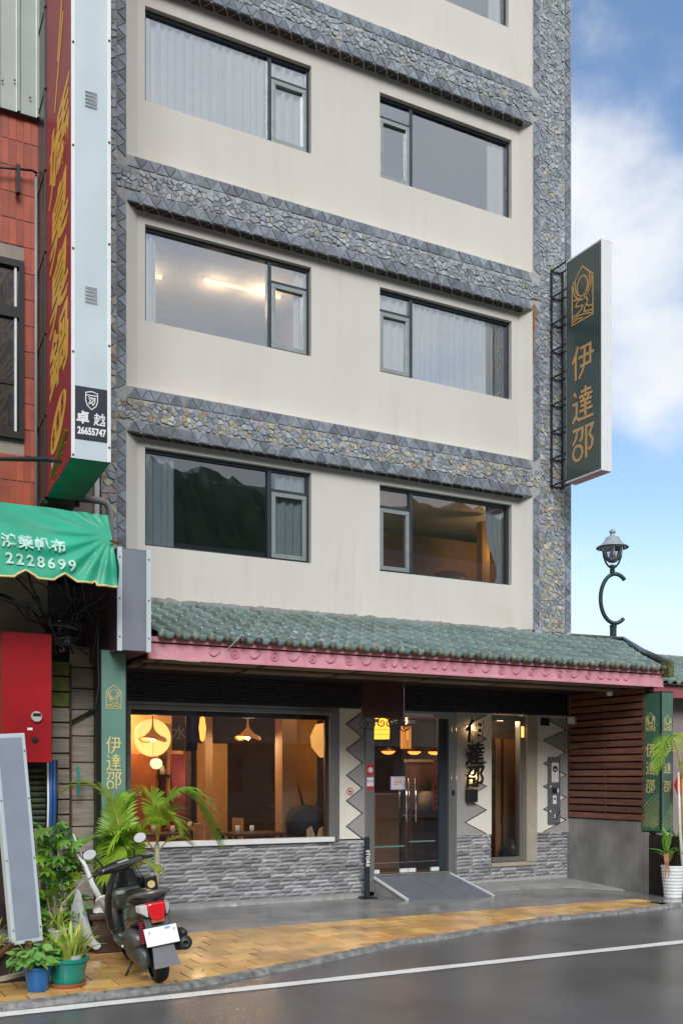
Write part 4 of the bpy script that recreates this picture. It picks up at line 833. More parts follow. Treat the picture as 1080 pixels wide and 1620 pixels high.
# ================================================================== SHOP INTERIOR
it = MB()
it.add([(.0,.14,.10),(7.36,.14,.10),(7.36,6,.10),(.0,6,.10)], [(0,1,2,3)]); it.build('shop_floor', mat('dark shop floor', (.07,.05,.04), .25, var=.3, vs=2), HB)
MB().add([(0,.12,2.93),(7.36,.12,2.93),(7.36,6,2.93),(0,6,2.93)], [(3,2,1,0)]).build('shop_ceiling', mat('shop ceiling', (.12,.085,.06), .8), HB)
MB().add([(0,5.0,.1),(7.36,5.0,.1),(7.36,5.0,2.93),(0,5.0,2.93)], [(0,1,2,3)]).build('shop_back_wall', mat('shop back wall', (.10,.065,.045), .7, var=.3, vs=2), HB)
MB().add([(.05,.14,.1),(.05,6,.1),(.05,6,2.93),(.05,.14,2.93)], [(0,1,2,3)]).build('shop_side_wall', MT['orange_w'], HB)
MB().add([(7.345,.14,.1),(7.345,6,.1),(7.345,6,2.93),(7.345,.14,2.93)], [(0,3,2,1)]).build('shop_right_wall', MT['room_dark'], HB)
MB().box(5.70, .14, .1, 5.75, .5, 2.93).build('shop_partition', MT['wood_d'], HB)
MB().box(.1, 3.4, .1, 2.2, 3.45, 2.93).build('shop_alcove_wall', MT['orange_w'], HB)
for x in (.14, .95, 1.72, 2.15): MB().box(x, 3.30, .1, x+.09, 3.40, 2.5).build('alcove_post', MT['wood_d'] if x > .2 else MT['wood'], HB)
MB().box(.14, 3.29, 1.62, 2.2, 3.32, 1.67).box(.14, 3.29, 1.0, 2.2, 3.32, 1.05).build('alcove_rail', MT['wood_d'], HB)
MB().box(1.05, 3.2, .1, 1.62, 3.29, 2.0).build('cabinet_door', mat('orange lacquer', (.33,.10,.025), .5, var=.2), HB)
MB().box(2.78, .9, .1, 3.02, 1.15, 2.93).build('shop_pillar', mat('plaster pillar', (.48,.30,.17), .7, var=.1), HB)
MB().box(2.45, 3.6, .1, 3.0, 3.7, 2.2).build('screen', MT['orange_w'], HB); MB().box(3.1, 1.2, .1, 3.5, 1.3, 2.93).build('tan_screen', MT['orange_w'], HB)
MB().box(2.0, 2.0, .1, 2.12, 2.1, 2.9).build('shop_pole', MT['wood'], HB)
# pendants
def pendant(x, y, z, r, label, e, grp='pendant lamps inside the shop'):
    t = thing('pendant_lamp', label, 'lamp', (x, y, z))
    P = []; n = 28; rg = [(0.04,.26),(.06,.17),(.12,.12),(.30,.07),(.62,.01),(1,-.03)]
    for rr, h in rg:
        for k in range(n):
            a = 2*math.pi*k/n; wv = (.035*math.sin(2*a+.6)+.012*math.sin(3*a))*rr; P.append((x+r*rr*math.cos(a), y+r*rr*math.sin(a), z+h*r*5.0+wv))
    F = [(i*n+k, i*n+(k+1) % n, (i+1)*n+(k+1) % n, (i+1)*n+k) for i in range(len(rg)-1) for k in range(n)]
    MB().add(P, F).build('lamp_shade', mat('woven shade', (.42,.17,.05), .6, var=.3, vs=20, emit=(.8,.3,.06), es=.22), t, smooth=True, solid=.004)
    MB().tube([(x,y,z+r*1.25),(x,y,2.92)], .006, 6).build('flex', MT['black'], t)
    MB().lathe([(0,-.05),(.035,-.03),(.04,0),(.02,.04),(0,.05)], (x, y, z-.01), 12).build('bulb', emis('pendant bulb', (1,.72,.36), 7), t, smooth=True)
    lightp('pendant_light', (x, y, z-.09), e, r=.05); return t
pendant(1.02, 1.5, 2.20, .20, 'wavy pendant lamp in front of the round glowing panel', 16)
pendant(2.49, 1.5, 2.25, .20, 'wavy pendant lamp in the middle of the shop window', 16)
for x, y in ((5.59,2.6),(6.12,2.6),(6.55,2.6)):
    t = thing('dish_lamp', {5.59:'orange dish lamp behind the left door leaf', 6.12:'orange dish lamp seen between the two door leaves', 6.55:'orange dish lamp nearest the right door frame'}[x], 'lamp', (x, y, 2.1), 'dish lamps behind the glass door')
    MB().lathe([(.015,.07),(.03,.05),(.16,.02),(.165,.0)], (x, y, 2.08), 18).build('lamp_shade', MT['wood_d'], t, smooth=True); MB().lathe([(0,-.055),(.06,-.05),(.11,-.02),(.12,.0)], (x, y, 2.08), 18).build('diffuser', emis('orange diffuser', (1,.25,.04), 2.6), t, smooth=True)
    MB().tube([(x,y,2.14),(x,y,2.92)], .006, 6).build('flex', MT['black'], t)
# round glowing panel
dp = thing('glowing_disc', 'large round glowing paper panel behind the left pendant lamp', 'lantern', (1.25, 2.6, 2.15))
MB().lathe([(0,0),(.275,0),(.29,.02),(.29,.06),(0,.06)], (1.375, 2.6, 2.24), 40, 'y').build('paper_disc', mat('glowing paper', (.8,.5,.22), .8, bump=0, emit=(1,.55,.17), es=.95, var=.1), dp)
MB().box(1.372, 2.592, 1.96, 1.378, 2.598, 2.52).build('seam', MT['wood'], dp)
gl_ = tag(MB().lathe([(0,-.085),(.055,-.073),(.096,-.02),(.092,.04),(.055,.078),(0,.085)], (1.52, 2.9, 1.84), 18).build('globe_lamp', emis('globe', (1,.8,.5), .8), smooth=True), 'round white globe lamp below the glowing disc', 'lamp')
# noren banner
nb = thing('door_curtain', 'indigo and grey cloth banner with a white character behind the pane', 'banner', (1.4, .9, 2.2))
MB().grid(16, 4, lambda u, v: (1.10+.20*u, .9+.012*math.sin(u*9), 2.0+.48*v)).build('grey_cloth', MT['noren2'], nb); MB().grid(12, 4, lambda u, v: (1.305+.17*u, .9+.012*math.sin(u*9), 2.0+.48*v)).build('indigo_cloth', MT['noren'], nb)
txt('水', .2, MT['whitep'], 'character', nb, (1.20, .88, 2.24), (1,0,0), (0,0,1), .001, .004)
tag(MB().lathe([(0,-.2),(.03,-.17),(.05,0),(.035,.14),(0,.18)], (1.66, 1.2, 2.34), 12).build('flame_lamp', emis('flame shade', (1,.3,.05), 1.8), smooth=True), 'narrow orange flame shaped lamp right of the indigo banner', 'lamp')
tag(MB().lathe([(0,-.22),(.04,-.2),(.07,0),(.05,.14),(0,.16)], (.42, 1.2, 2.35), 12).build('flame_lamp', bpy.data.materials['flame shade'], smooth=True), 'orange lamp at the far left edge of the shop window', 'lamp')
tag(MB().lathe([(.10,-.2),(.22,-.05),(.24,.1),(.16,.28),(0,.3)], (3.30, .5, 2.12), 20).build('basket_lamp', mat('basket shade', (.6,.35,.12), .7, emit=(1,.5,.12), es=.5), smooth=True), 'large woven shade cut off by the right window frame', 'lamp')
lp_ = thing('brick_pattern_lamp', 'glowing amber lampshade behind the top left of the door', 'lamp', (4.13, .4, 2.35))
MB().lathe([(.14,-.16),(.145,-.02),(.12,.12),(.03,.16)], (4.14, .4, 2.36), 16).build('lamp_shade', mat('amber shade', (.8,.4,.05), .6, emit=(1,.45,.04), es=1.7, var=.3, vs=14, bump=0), lp_, smooth=True)
for z in (2.26, 2.33, 2.40): MB().tube([(4.14+.147*math.cos(a), .4+.147*math.sin(a), z) for a in [k*math.pi/10 for k in range(21)]], .003, 5, False).build('shade_band', MT['wood'], lp_)
MB().lathe([(0,0),(.03,.02),(.03,.06),(0,.08)], (4.14, .4, 2.53), 10).build('bulb', emis('amber bulb', (1,.8,.45), 12), lp_); MB().tube([(4.14,.4,2.56),(4.14,.4,2.92)], .006, 6).build('flex', MT['black'], lp_)
cn = thing('candle_lamp', 'slim candle shaped lamp left of the door closer rail', 'lamp', (4.6, .4, 2.3)); MB().lathe([(0,0),(.014,.01),(.018,.05),(.0,.13)], (4.60, .4, 2.42), 10).build('flame', emis('candle flame', (1,.6,.3), 6), cn); MB().box(4.53, .38, 2.06, 4.67, .46, 2.40).build('shade', mat('candle shade', (.5,.22,.07), .6, emit=(1,.35,.06), es=.5), cn)
lightp('shop_light', (1.1, 2.9, 2.5), 22); lightp('shop_light', (4.4, 2.2, 2.5), 6); lightp('shop_light', (2.75, .5, 2.7), 2.5); lightp('shop_light', (3.6, 2.6, 2.5), 7); lightp('shop_light', (2.1, 2.6, 1.6), 4); lightp('shop_light', (6.3, .35, 2.5), 3); lightp('shop_light', (5.6, 2.4, 2.6), 9)
# furniture
for i, (x, y) in enumerate(((1.0,1.4),(1.9,2.4),(2.3,.9))):
    t = thing('dining_table', ['dark dining table nearest the left of the shop window','dark dining table at the back of the shop','dark dining table near the middle of the shop window'][i], 'table', (x, y, .1))
    MB().box(x-.4, y-.3, .80, x+.4, y+.3, .84).build('tabletop', MT['wood_d'], t, bevel=.004)
    for a in (-.35, .35):
        for b in (-.25, .25): MB().box(x+a-.02, y+b-.02, .1, x+a+.02, y+b+.02, .80).build('leg', MT['black'], t)
    for s in (-1, 1):
        c = thing('dining_chair', f"dark wooden chair at the {'left' if s<0 else 'right'} side of {['the nearest left table','the back table','the middle table'][i]}", 'chair', (x+s*.6, y, .1), 'chairs at the shop tables')
        MB().box(x+s*.6-.2, y-.2, .53, x+s*.6+.2, y+.2, .57).build('seat', MT['brown'], c); MB().box(x+s*.8-.015, y-.2, .60, x+s*.8+.015, y+.2, .98).build('backrest', MT['wood'], c)
        for a in (-.18, .18):
            for b in (-.18, .18): MB().box(x+s*.6+a-.015, y+b-.015, .1, x+s*.6+a+.015, y+b+.015, .53).build('leg', MT['black'], c)
tag(MB().lathe([(0,0),(.27,0),(.28,.22),(.25,.33),(.16,.40),(0,.42)], (3.02, .62, .82), 24).build('round_seat_back', mat('charcoal felt', (.035,.035,.045), .8), smooth=True), 'dark round upholstered chair back at the right end of the window', 'chair')
for i, x in enumerate((2.86, 3.02)): tag(MB().add([(x-.06,.12,.80),(x+.07,.12,.80),(x+(.06 if i else .03),.16,.95),(x-.05 if not i else x-.02,.16,.90)], [(0,1,2,3)]).build('menu_card', MT['wood'], solid=.006), ['left folded card standing on the window ledge', 'right folded card standing on the window ledge'][i], 'card')
# desk, poster stand, partition inside the entrance
tag(MB().box(4.98, 2.0, .1, 5.45, 2.4, 1.35).build('reception_desk', MT['wood'], bevel=.01), 'timber reception desk behind the left door leaf', 'desk')
tag(MB().box(6.25, 3.05, .1, 7.1, 3.1, 1.9).build('pale_partition', mat('pale partition', (.34,.27,.24), .7)), 'pale wall panel behind the right door leaf', 'partition')
MB().box(6.22, 3.0, 1.9, 7.12, 3.1, 1.95).build('partition_cap', MT['white'], HB)
po = tag(MB().box(5.36, .8, 1.1, 5.50, .83, 1.90).build('poster', MT['red_pl']), 'tall red and lilac poster inside near the right door frame', 'poster')
MB().box(5.37, .795, 1.5, 5.49, .80, 1.88).build('poster_top', MT['lilac'], po)
for i in range(4): MB().box(5.39, .79, 1.13+i*.09, 5.47, .796, 1.18+i*.09).build('poster_mark', MT['yellow'] if i % 2 else MT['whitep'], po)
MB().box(6.38, .60, .1, 6.86, .65, 2.25).build('inner_door', mat('amber door', (.34,.17,.07), .5, var=.2, vs=3, stretch=(4,4,.3)), HB); MB().box(6.2,.58,.1,6.38,.68,2.3).box(6.50,.58,.1,6.54,.60,2.25).box(6.86,.58,.1,7.05,.68,2.3).build('inner_door_frame', MT['brown'], HB)
MB().add([(6.2,1.0,.1),(7.34,1.0,.1),(7.34,1.0,2.93),(6.2,1.0,2.93)],[(0,1,2,3)]).build('inner_wall', MT['room_dark'], HB)
tag(MB().lathe([(0,0),(.15,0),(.17,.2),(.12,.34),(0,.38)], (6.5, .3, .30), 16).build('black_bag', MT['blackp'], smooth=True), 'black rounded bag behind the narrow window', 'bag')

# ================================================================== NEXT BUILDING ON THE LEFT
LB = thing('tiled_building', 'red tiled neighbour building with pale corrugated sheeting above', 'building', (-3, 0, 0))
MB().box(-8, .03, 4.2, -.16, 8, 16).box(-8, 2.6, -.2, -.16, 8, 4.2).box(-8,.03,-.2,-1.75,2.6,4.2).build('wall', MT['tile_grout'], LB)
MB().box(-1.75, -1.0, 3.9, -.14, 2.6, 4.25).build('lintel', MT['darkwood'], LB)
tl = MB().box(0, -.012, 0, .078, 0, .305).mesh('wall_tile', MT['red_tile'])
for i in range(18):
    for j in range(16):
        x = -.885-.086*(i+1)+.004; z = 9.62-.315*(j+1)
        if -2.28 < x and x+.078 < -1.03 and 5.66 < z+.15 < 7.9: continue
        place('wall_tile', tl, LB, (x, .03-rnd.uniform(0, .003), z))
for i in range(5): place('wall_tile', tl, LB, (-.87+.086*i, .03, 9.305-.0)) if False else None
cg = MB()
def cf(u, v):
    x = -8+7.13*u; p = (x*4.3) % 1; return (x, -.06-(.035 if .08 < p < .2 else .02*max(0, 1-abs(p-.14)/.10)), 9.60+4.6*v)
cg.grid(760, 1, cf).build('corrugated_panel', MT['corr'], LB, smooth=False)
for x, z in ((-1.32,9.9),(-1.18,9.95),(-1.0,9.8)): MB().lathe([(0,-.01),(.012,-.01),(.012,.0)], (x, -.085, z), 8, 'y').build('bolt', MT['black'], LB)
wf = MB(); wf.box(-2.2, -.04, 5.70, -1.06, .03, 5.78).box(-2.2, -.04, 7.76, -1.06, .03, 7.84).box(-1.12, -.04, 5.78, -1.06, .03, 7.76).box(-2.2,-.03,7.15,-1.12,.02,7.28)
wfo = wf.build('window', MT['black'], LB); MB().box(-1.17,-.02,5.78,-1.145,.01,7.76).build('frame_edge', MT['white'], wfo); MB().box(-2.2,.0,6.35,-1.17,.02,6.40).build('mid_rail', MT['black'], wfo)
MB().add([(-2.2,.02,5.7),(-1.1,.02,5.7),(-1.1,.02,7.8),(-2.2,.02,7.8)], [(0,1,2,3)]).build('pane', mat('dark window pane', (.02,.024,.028), .05, bump=0, spec=1), wfo)
MB().tube([(-.92,-.03,8.95),(-.92,-.03,4.9)], .018, 8).build('conduit', MT['pipe'], LB, smooth=True)
MB().tube([(-1.7,-.09,8.80),(-.98,-.09,8.93),(-.92,-.06,8.93)], .014, 8).build('rod', MT['black'], LB, smooth=True); MB().box(-1.16,-.11,8.62,-1.12,-.02,8.95).build('clamp', MT['black'], LB)
MB().box(-.20, .0, 4.9, -.14, .02, 5.6).build('white_strip', MT['white'], LB)
tag(MB().tube([(-.45,-.25,5.02),(-.2,-.25,5.02),(-.12,-.25,5.0),(-.08,-.25,4.93),(-.08,-.25,4.4)], .045, 12).build('drain_pipe', MT['pipe'], smooth=True), 'grey plastic drain pipe bending down beside the stone pilaster', 'pipe')
tag(MB().tube([(-3.2,-2.3,4.50),(-1.9,-2.3,4.72),(-1.28,-2.25,4.82),(-1.1,-2.2,4.83)], [.018,.018,.028,.012], 8).build('awning_arm', MT['black'], smooth=True), 'dark metal rod reaching from the left to the foot of the red sign', 'rod')
# ------------------------------------------------------------ tall red sign
RS = thing('red_sign', 'tall projecting red and pale blue shop sign with yellow brush characters', 'sign', (-1.01, -2.2, 4.89), rot=(0, 0, R(-3.4)))
SL_, SW, SH = 1.6, .40, 9.5
MB().box(.0, .004, 0, SW, SL_, SH).build('body', MT['sign_red'], RS)
MB().add([(.004,.01,-.004),(SW-.004,.01,-.004),(SW-.004,SL_,-.004),(.004,SL_,-.004)], [(0,1,2,3)]).build('underside', MT['green_bot'], RS)
MB().grid(6, 60, lambda u, v: (.035+u*(SW-.07), -.004+.006*noise.noise((u*2, v*9, 1)), v*SH)).build('front_sheet', MT['sign_blue'], RS, smooth=True)
for x in (0, SW-.036): MB().box(x, -.014, 0, x+.036, .004, SH).build('edge_trim', MT['white'], RS)
for k in range(8):
    for x in (.018, SW-.016):
        z = .15+k*1.05-(.12 if x < .1 else 0); MB().lathe([(0,-.012),(.010,-.010),(.013,0)], (x, -.014, z), 8, 'y').build('bolt', MT['rust'], RS)
for z0 in (1.62, 3.62):
    for k in range(5): MB().obox((.20, -.016, z0+k*.036), (.12, .010, .006)).build('louvre', MT['pipe'], RS)
pt = MB().box(.035, -.012, .20, .375, -.003, .74).build('phone_plate', MT['navy'], RS)
P = circ(.0,.0,.0)
stroke_mesh([[(-.06,.07),(-.06,-.01),(-.045,-.06),(0,-.10),(.045,-.06),(.06,-.01),(.06,.07),(0,.085),(-.06,.07)], [(-.057,.045),(.057,.045)], [(-.03,.01),(-.01,-.01),(-.03,-.035)], [(-.005,.03),(.02,.0),(.0,-.03),(.015,-.06)], [(-.035,.03),(.0,.01),(.035,.02),(.03,-.03),(.01,-.055)], [(-.03,-.05),(.01,-.02)]], (.205, -.012, .615), (1,0,0), (0,0,1), 1, 1, .009, .002).build('shield_emblem', MT['whitep'], pt)
txt('卓', .135, MT['whitep'], 'lettering', pt, (.115, -.014, .415), (1,0,0), (0,0,1), .001, .004); txt('越', .135, MT['whitep'], 'lettering', pt, (.285, -.014, .41), (1,0,0), (0,0,1), .001, .002, sx=.9)
txt('26655747', .10, MT['whitep'], 'number', pt, (.205, -.014, .285), (1,0,0), (0,0,1), .001, .004, sx=.72)
for c, z, s in (('媽', 3.55, .78), ('臭', 2.70+.05, .72), ('臭', 2.02, .72), ('鍋', 1.26+.05, .72)):
    txt(c, s, MT['yellow'], 'brush_character', RS, (-.003, .78, z), (0,-1,.08), (0,.03,1), .002, .012, sx=1.75, shear=.08)
stroke_mesh([[(-.3,-.25),(.25,.5)], [(-.1,.2),(.3,.9)]], (-.003, .7, 4.35), (0,-1,0), (0,0,1), 1, 1, .08, .003).build('brush_character', MT['yellow'], RS)
ovl = MB().prism([(.34*math.cos(a)*.95, .17*math.sin(a)) for a in [k*math.pi/16 for k in range(32)]], .003, lambda u, v, t: (-.002-t, .78-u*1.55+v*.1, .60+v*1.25+u*.42)).build('oval_badge', MT['yellow'], RS)
for i, c in enumerate('本地店'): txt(c, .20, MT['sign_red'], 'badge_character', ovl, (-.007, 1.06-.28*i, .50+.10*i), (0,-1,.4), (0,0,1), .001, .005)
MB().bar((-.004,1.2,.13),(-.004,.2,.34),.055,.003).build('small_print_line', MT['yellow'], RS)
for i in range(5): MB().bar((-.006,1.2-i*.2,.02+i*.05),(-.006,1.1-i*.2,.045+i*.05),.02,.003).build('small_print', MT['yellow'], RS)
MB().box(-.005,1.14,.22,-.001,1.24,.32).build('white_mark', MT['lilac'], RS)
for x in (-.02, .34): MB().box(x, SL_+.04, -.06, x+.045, SL_+.085, 7.5).build('rear_post', MT['black'], RS)
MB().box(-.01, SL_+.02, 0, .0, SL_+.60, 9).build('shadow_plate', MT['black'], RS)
for k in range(8): MB().box(-.02, SL_, .0+k*.95, .38, SL_+1.0, .05+k*.95).build('bracket', MT['black'], RS)
# ------------------------------------------------------------ awning
AW = thing('green_awning', 'green tarpaulin awning with white lettering and scalloped yellow hem', 'awning', (-1.6, -2.5, 3.6))
AX0, AX1, AZ0, AZ1 = -3.4, -.70, 3.53, 4.27
def awf(x, z):
    v = (z-AZ0)/(AZ1-AZ0); k = max(0, (x+2.2)/1.5); ax = x+.70; az = z-4.02; d = math.hypot(ax, az*1.6)+.001; th = math.atan2(az, -ax)
    w_ = .017*math.sin(th*17+noise.noise((x*1.5, z*1.5, 0))*2.2)*min(1, d*2.2)*k**.6+.016*noise.noise((x*2.1+z*2.5, z*3.2-x, 3))*1.4
    return -2.44-.20*(1-v)-w_-.03*math.sin(v*math.pi)
def aw_bottom(x): 
    p = ((x+.98)/.375) % 1; return AZ0-.018+.075*max(0, 1-abs(p-.5)*3.4)**.8*(1 if x < -.86 else 0)+(-.02 if x > -.86 else 0)
def awp(u, v):
    x = AX0+(AX1-AX0)*u+.05*(1-v)*(u**6); zb = aw_bottom(x); z = zb+(AZ1-.02*u**4-zb)*v; return (x, awf(x, z), z+.035*u)
AW_FN = lambda x, z: awf(x, z)
MB().grid(150, 44, awp).build('front_cloth', MT['awning'], AW, smooth=True)
MB().grid(40, 6, lambda u, v: (AX0+(AX1-AX0)*u, awf(AX0+(AX1-AX0)*u, AZ1)+v*2.3, AZ1+.035*u-.02*u**4+v*.50+.02*math.sin(u*20)*math.sin(v*3.1))).build('top_cloth', MT['awning'], AW, smooth=True)
sd_ = MB()
def sf_(u, v):
    a = awp(1, v); return (a[0]+.03*math.sin(v*6), a[1]+u*.22, a[2]-.0+u*.05)
sd_.grid(8, 14, sf_).build('side_cloth', MT['awning'], AW, smooth=True)
MB().tube([(lambda p: (p[0], p[1]-.004, p[2]+.006))(awp(k/240, 0)) for k in range(241)]+[(awp(1,0)[0], awp(1,0)[1]+.2, awp(1,0)[2]+.04)], .011, 6).build('hem_binding', MT['aw_edge'], AW, smooth=True)
def awarp(p): return Vector((p.x, awf(p.x, p.z)-.022+(p.y+2.5), p.z))
def awtext(s, size, x, z, **k):
    return txt(s, size, MT['aw_txt'], 'lettering', AW, (x, -2.5, z), (1,0,.035), (-.03,0,1), .001, .004, warp=awarp, **k)
for i, c in enumerate('鴻榮帆布'): awtext(c, .145, -1.69+.155*i, 3.885-.002*i)
for i, c in enumerate('2228699'): awtext(c, .15, -1.69+.098*i, 3.715-.003*i)
MB().tube([(-.72,-2.62,3.99),(-.60,-2.5,4.0)], .012, 8).build('tie_rod', MT['rust'], AW)
for x in (-3.0, -1.9, -.86): MB().tube([(x,-2.38,4.2),(x,-.1,3.9)], .02, 6).build('arm', MT['black'], AW)
# ------------------------------------------------------------ grey box sign
GB = thing('blank_box_sign', 'blank grey projecting box sign with plum side above the green banner', 'sign', (-.33, -2.2, 3.5))
MB().box(-.53, -2.19, 2.96, -.18, .0, 4.03).build('body', MT['plum'], GB)
MB().grid(5, 12, lambda u, v: (-.49+.27*u, -2.196-.004*noise.noise((u*3, v*5, 0)), 2.965+1.06*v)).build('front_sheet', MT['grey_sheet'], GB, smooth=True)
for x in (-.535, -.225): MB().box(x, -2.212, 2.955, x+.05, -2.19, 4.035).build('edge_trim', MT['sign_blue'], GB)
for x in (-.51, -.2):
    for z in (3.1, 3.5, 3.93): MB().lathe([(0,-.008),(.008,-.006),(.008,0)], (x, -2.212, z), 8, 'y').build('screw', MT['black'], GB)
# ------------------------------------------------------------ green vertical banners / hotel signs
def face(parent, org, xd, w_, z0, z1, gl, gm, waves=True, fan=1, zl=None, logo_w=.62, zs=None, gs=.62, wz=None):
    xd = Vector(xd); O = Vector(org); nrm = xd.cross(Vector((0,0,1)))
    lw = w_*logo_w
    stroke_mesh(G_LOGO, O+xd*(w_/2-lw/2)+Vector((0,0,zl)), xd, (0,0,1), lw, lw*1.15, w_*.022).build('logo', gm, parent)
    for z, (c, g) in zip(zs, G_ALL):
        s = w_*gs; stroke_mesh(g, O+xd*(w_/2-s/2)+Vector((0,0,z-s*.55)), xd, (0,0,1), s, s*1.12, w_*.052).build('character', gm, parent)
    if waves:
        wt = w_*.022; S = []
        for k in range(18):
            P = []
            for j in range(16):
                t = j/15
                if fan: u = .03+t*.94*(1-.02*k); v = wz-(.0+k*.0+0)+0; x_ = .02+.96*t; y_ = wz-(k*.060)*(1-.45*t)-((1-t)**2)*(.22+k*.03)
                else: x_ = .02+.96*t; y_ = wz-.30+.28*t**1.8-k*.058+.03*math.sin(t*3)
                if y_ > z0+.02: P.append((x_*w_, y_))
            if len(P) > 2: S.append(P)
        stroke_mesh(S, O, xd, (0,0,1), 1, 1, wt, .002).build('wave_lines', MT['gold3'], parent)
VB = thing('left_banner_sign', 'green vertical banner sign with gold logo beside the shop window, behind the palm', 'sign', (-.48, -1.9, .9))
MB().box(-.63, -1.88, .88, -.34, -1.72, 3.0).build('frame', MT['black'], VB); MB().box(-.615, -1.888, .895, -.355, -1.879, 2.99).build('face', MT['hotel_green3'], VB)
face(VB, (-.615, -1.889, 0), (1,0,0), .26, .9, 3.0, None, MT['gold2'], True, 0, zl=2.37, zs=(1.98,1.82-.03,1.60), wz=1.42)
MB().box(-.52, -1.85, -.05, -.44, -1.75, .88).build('post', MT['black'], VB)
CB = thing('corner_box_sign', 'two sided green vertical sign at the outer end of the slat wall', 'sign', (7.5, -1.8, .9))
MB().box(7.355, -1.995, .84, 7.60, -1.62, 2.86).build('frame', MT['black'], CB, bevel=.004)
MB().box(7.347, -1.975, .86, 7.354, -1.64, 2.84).build('face', MT['hotel_green2'], CB); MB().box(7.375, -2.003, .86, 7.585, -1.996, 2.84).build('face', mat('corner face green', (.085,.17,.13), .38, bump=.02), CB)
face(CB, (7.346, -1.64, 0), (0,-1,0), .335, .87, 2.84, None, MT['gold2'], True, 1, zl=2.30, zs=(2.02,1.76,1.50), wz=1.37, logo_w=.5, gs=.5)
face(CB, (7.375, -2.004, 0), (1,0,0), .21, .87, 2.84, None, MT['gold2'], True, 0, zl=2.30, zs=(2.02,1.76,1.50), wz=1.30, logo_w=.66, gs=.66)
HS = thing('hotel_projecting_sign', 'dark green projecting hotel sign with gold emblem and three characters', 'sign', (7.1, -.8, 8))
X0 = 7.0; HZ0, HZ1 = 6.17, 9.60
MB().box(X0, -1.18, HZ0, X0+.20, -.39, HZ1).build('case', MT['white'], HS, bevel=.005)
MB().box(X0-.006, -1.165, HZ0+.03, X0-.001, -.405, HZ1-.03).build('face', MT['hotel_green'], HS)
MB().add([(X0+.01,-1.17,HZ0-.003),(X0+.19,-1.17,HZ0-.003),(X0+.19,-.40,HZ0-.003),(X0+.01,-.40,HZ0-.003)], [(0,1,2,3)]).build('underside', MT['pink'], HS)
fw = .76; lw = .46
stroke_mesh(G_LOGO, (X0-.007, -.54, 8.55), (0,-1,0), (0,0,1), lw, lw*1.30, .022).build('logo', MT['gold'], HS)
for z, (c, g) in zip((7.68, 7.02, 6.44), G_ALL): stroke_mesh(g, (X0-.007, -.54, z), (0,-1,0), (0,0,1), .47, .50, .042).build('character', MT['gold'], HS)
for x in (X0+.01, X0+.235):
    MB().box(x-.014, -.05, HZ0+.03, x+.014, -.022, HZ1+.03).build('frame_post', MT['black'], HS)
nb_ = 9
for k in range(nb_):
    z = HZ0+.05+k*(HZ1-HZ0-.04)/(nb_-1)
    for x in (X0+.01, X0+.19): MB().box(x-.010, -.40, z-.010, x+.010, -.045, z+.010).build('bracket', MT['black'], HS)
    MB().box(X0, -.045, z-.010, X0+.23, -.027, z+.010).build('crossbar', MT['black'], HS)
MB().tube([(X0+.1,-.3,6.9),(X0+.12,-.32,6.75),(X0+.09,-.28,6.6),(X0+.16,-.36,6.5)], .008, 6).build('loose_wire', MT['white'], HS)
# ------------------------------------------------------------ street lamp
LX, LY = 9.93, 1.74
SLm = thing('street_lamp', 'green street lamp with glass lantern and a C shaped bracket', 'street lamp', (LX, LY, -.1))
MB().lathe([(.14,-.1),(.14,.3),(.07,.4),(.062,4.40),(.07,4.46),(.0,4.5)], (LX+.02, LY, 0), 16).build('post', MT['lamp_green'], SLm)
ux, uy = math.cos(R(28)), -math.sin(R(28))
cp = lambda x, z: (LX+x*ux, LY+x*uy, z)
C_ = [cp(.04+.245*(-math.sin(a))*1.0, 4.975-.43*math.cos(a)*1.0) for a in [R(-40+k*(222+0)/30) for k in range(31)]]
C_ = [cp(.05-.27*math.sin(a), 4.96+.46*math.cos(a)) for a in [R(-42+k*258/30) for k in range(31)]]
MB().tube(C_, .038, 10).build('c_bracket', MT['lamp_green'], SLm, smooth=True)
MB().lathe([(.05,5.40),(.045,5.55),(.06,5.58),(0,5.6)], (LX, LY, 0), 12).build('socket', MT['lamp_green'], SLm, smooth=True)
for s in (-1, 1): MB().tube([cp(s*a_, z_) for a_, z_ in ((.0,5.52),(.07,5.56),(.12,5.63),(.16,5.74),(.18,5.90))], .019, 8).build('fork', MT['lamp_green'], SLm, smooth=True)
MB().lathe([(.0,5.62),(.06,5.63),(.12,5.68),(.17,5.78),(.20,5.90)], (LX, LY, 0), 20).build('globe', glassm('lamp globe glass', .18, (.95,.95,.95)), SLm, smooth=True)
MB().lathe([(.0,5.70),(.05,5.72),(.065,5.77),(.04,5.84),(.03,5.9)], (LX, LY, 0), 14).build('bulb', mat('frosted bulb', (.6,.6,.62), .4, bump=0), SLm, smooth=True)
MB().lathe([(.22,5.895),(.29,5.91),(.285,5.925),(.20,5.975),(.15,6.04),(.12,6.10),(.10,6.11),(.05,6.12),(.04,6.18),(.06,6.19),(.055,6.22),(.02,6.26),(0,6.26)], (LX, LY, 0), 28).build('hood', MT['lamp_hood'], SLm, smooth=True)
MB().lathe([(.275,5.895),(.298,5.90),(.298,5.915),(.28,5.92)], (LX, LY, 0), 28).build('hood_rim', MT['lamp_green'], SLm, smooth=True)
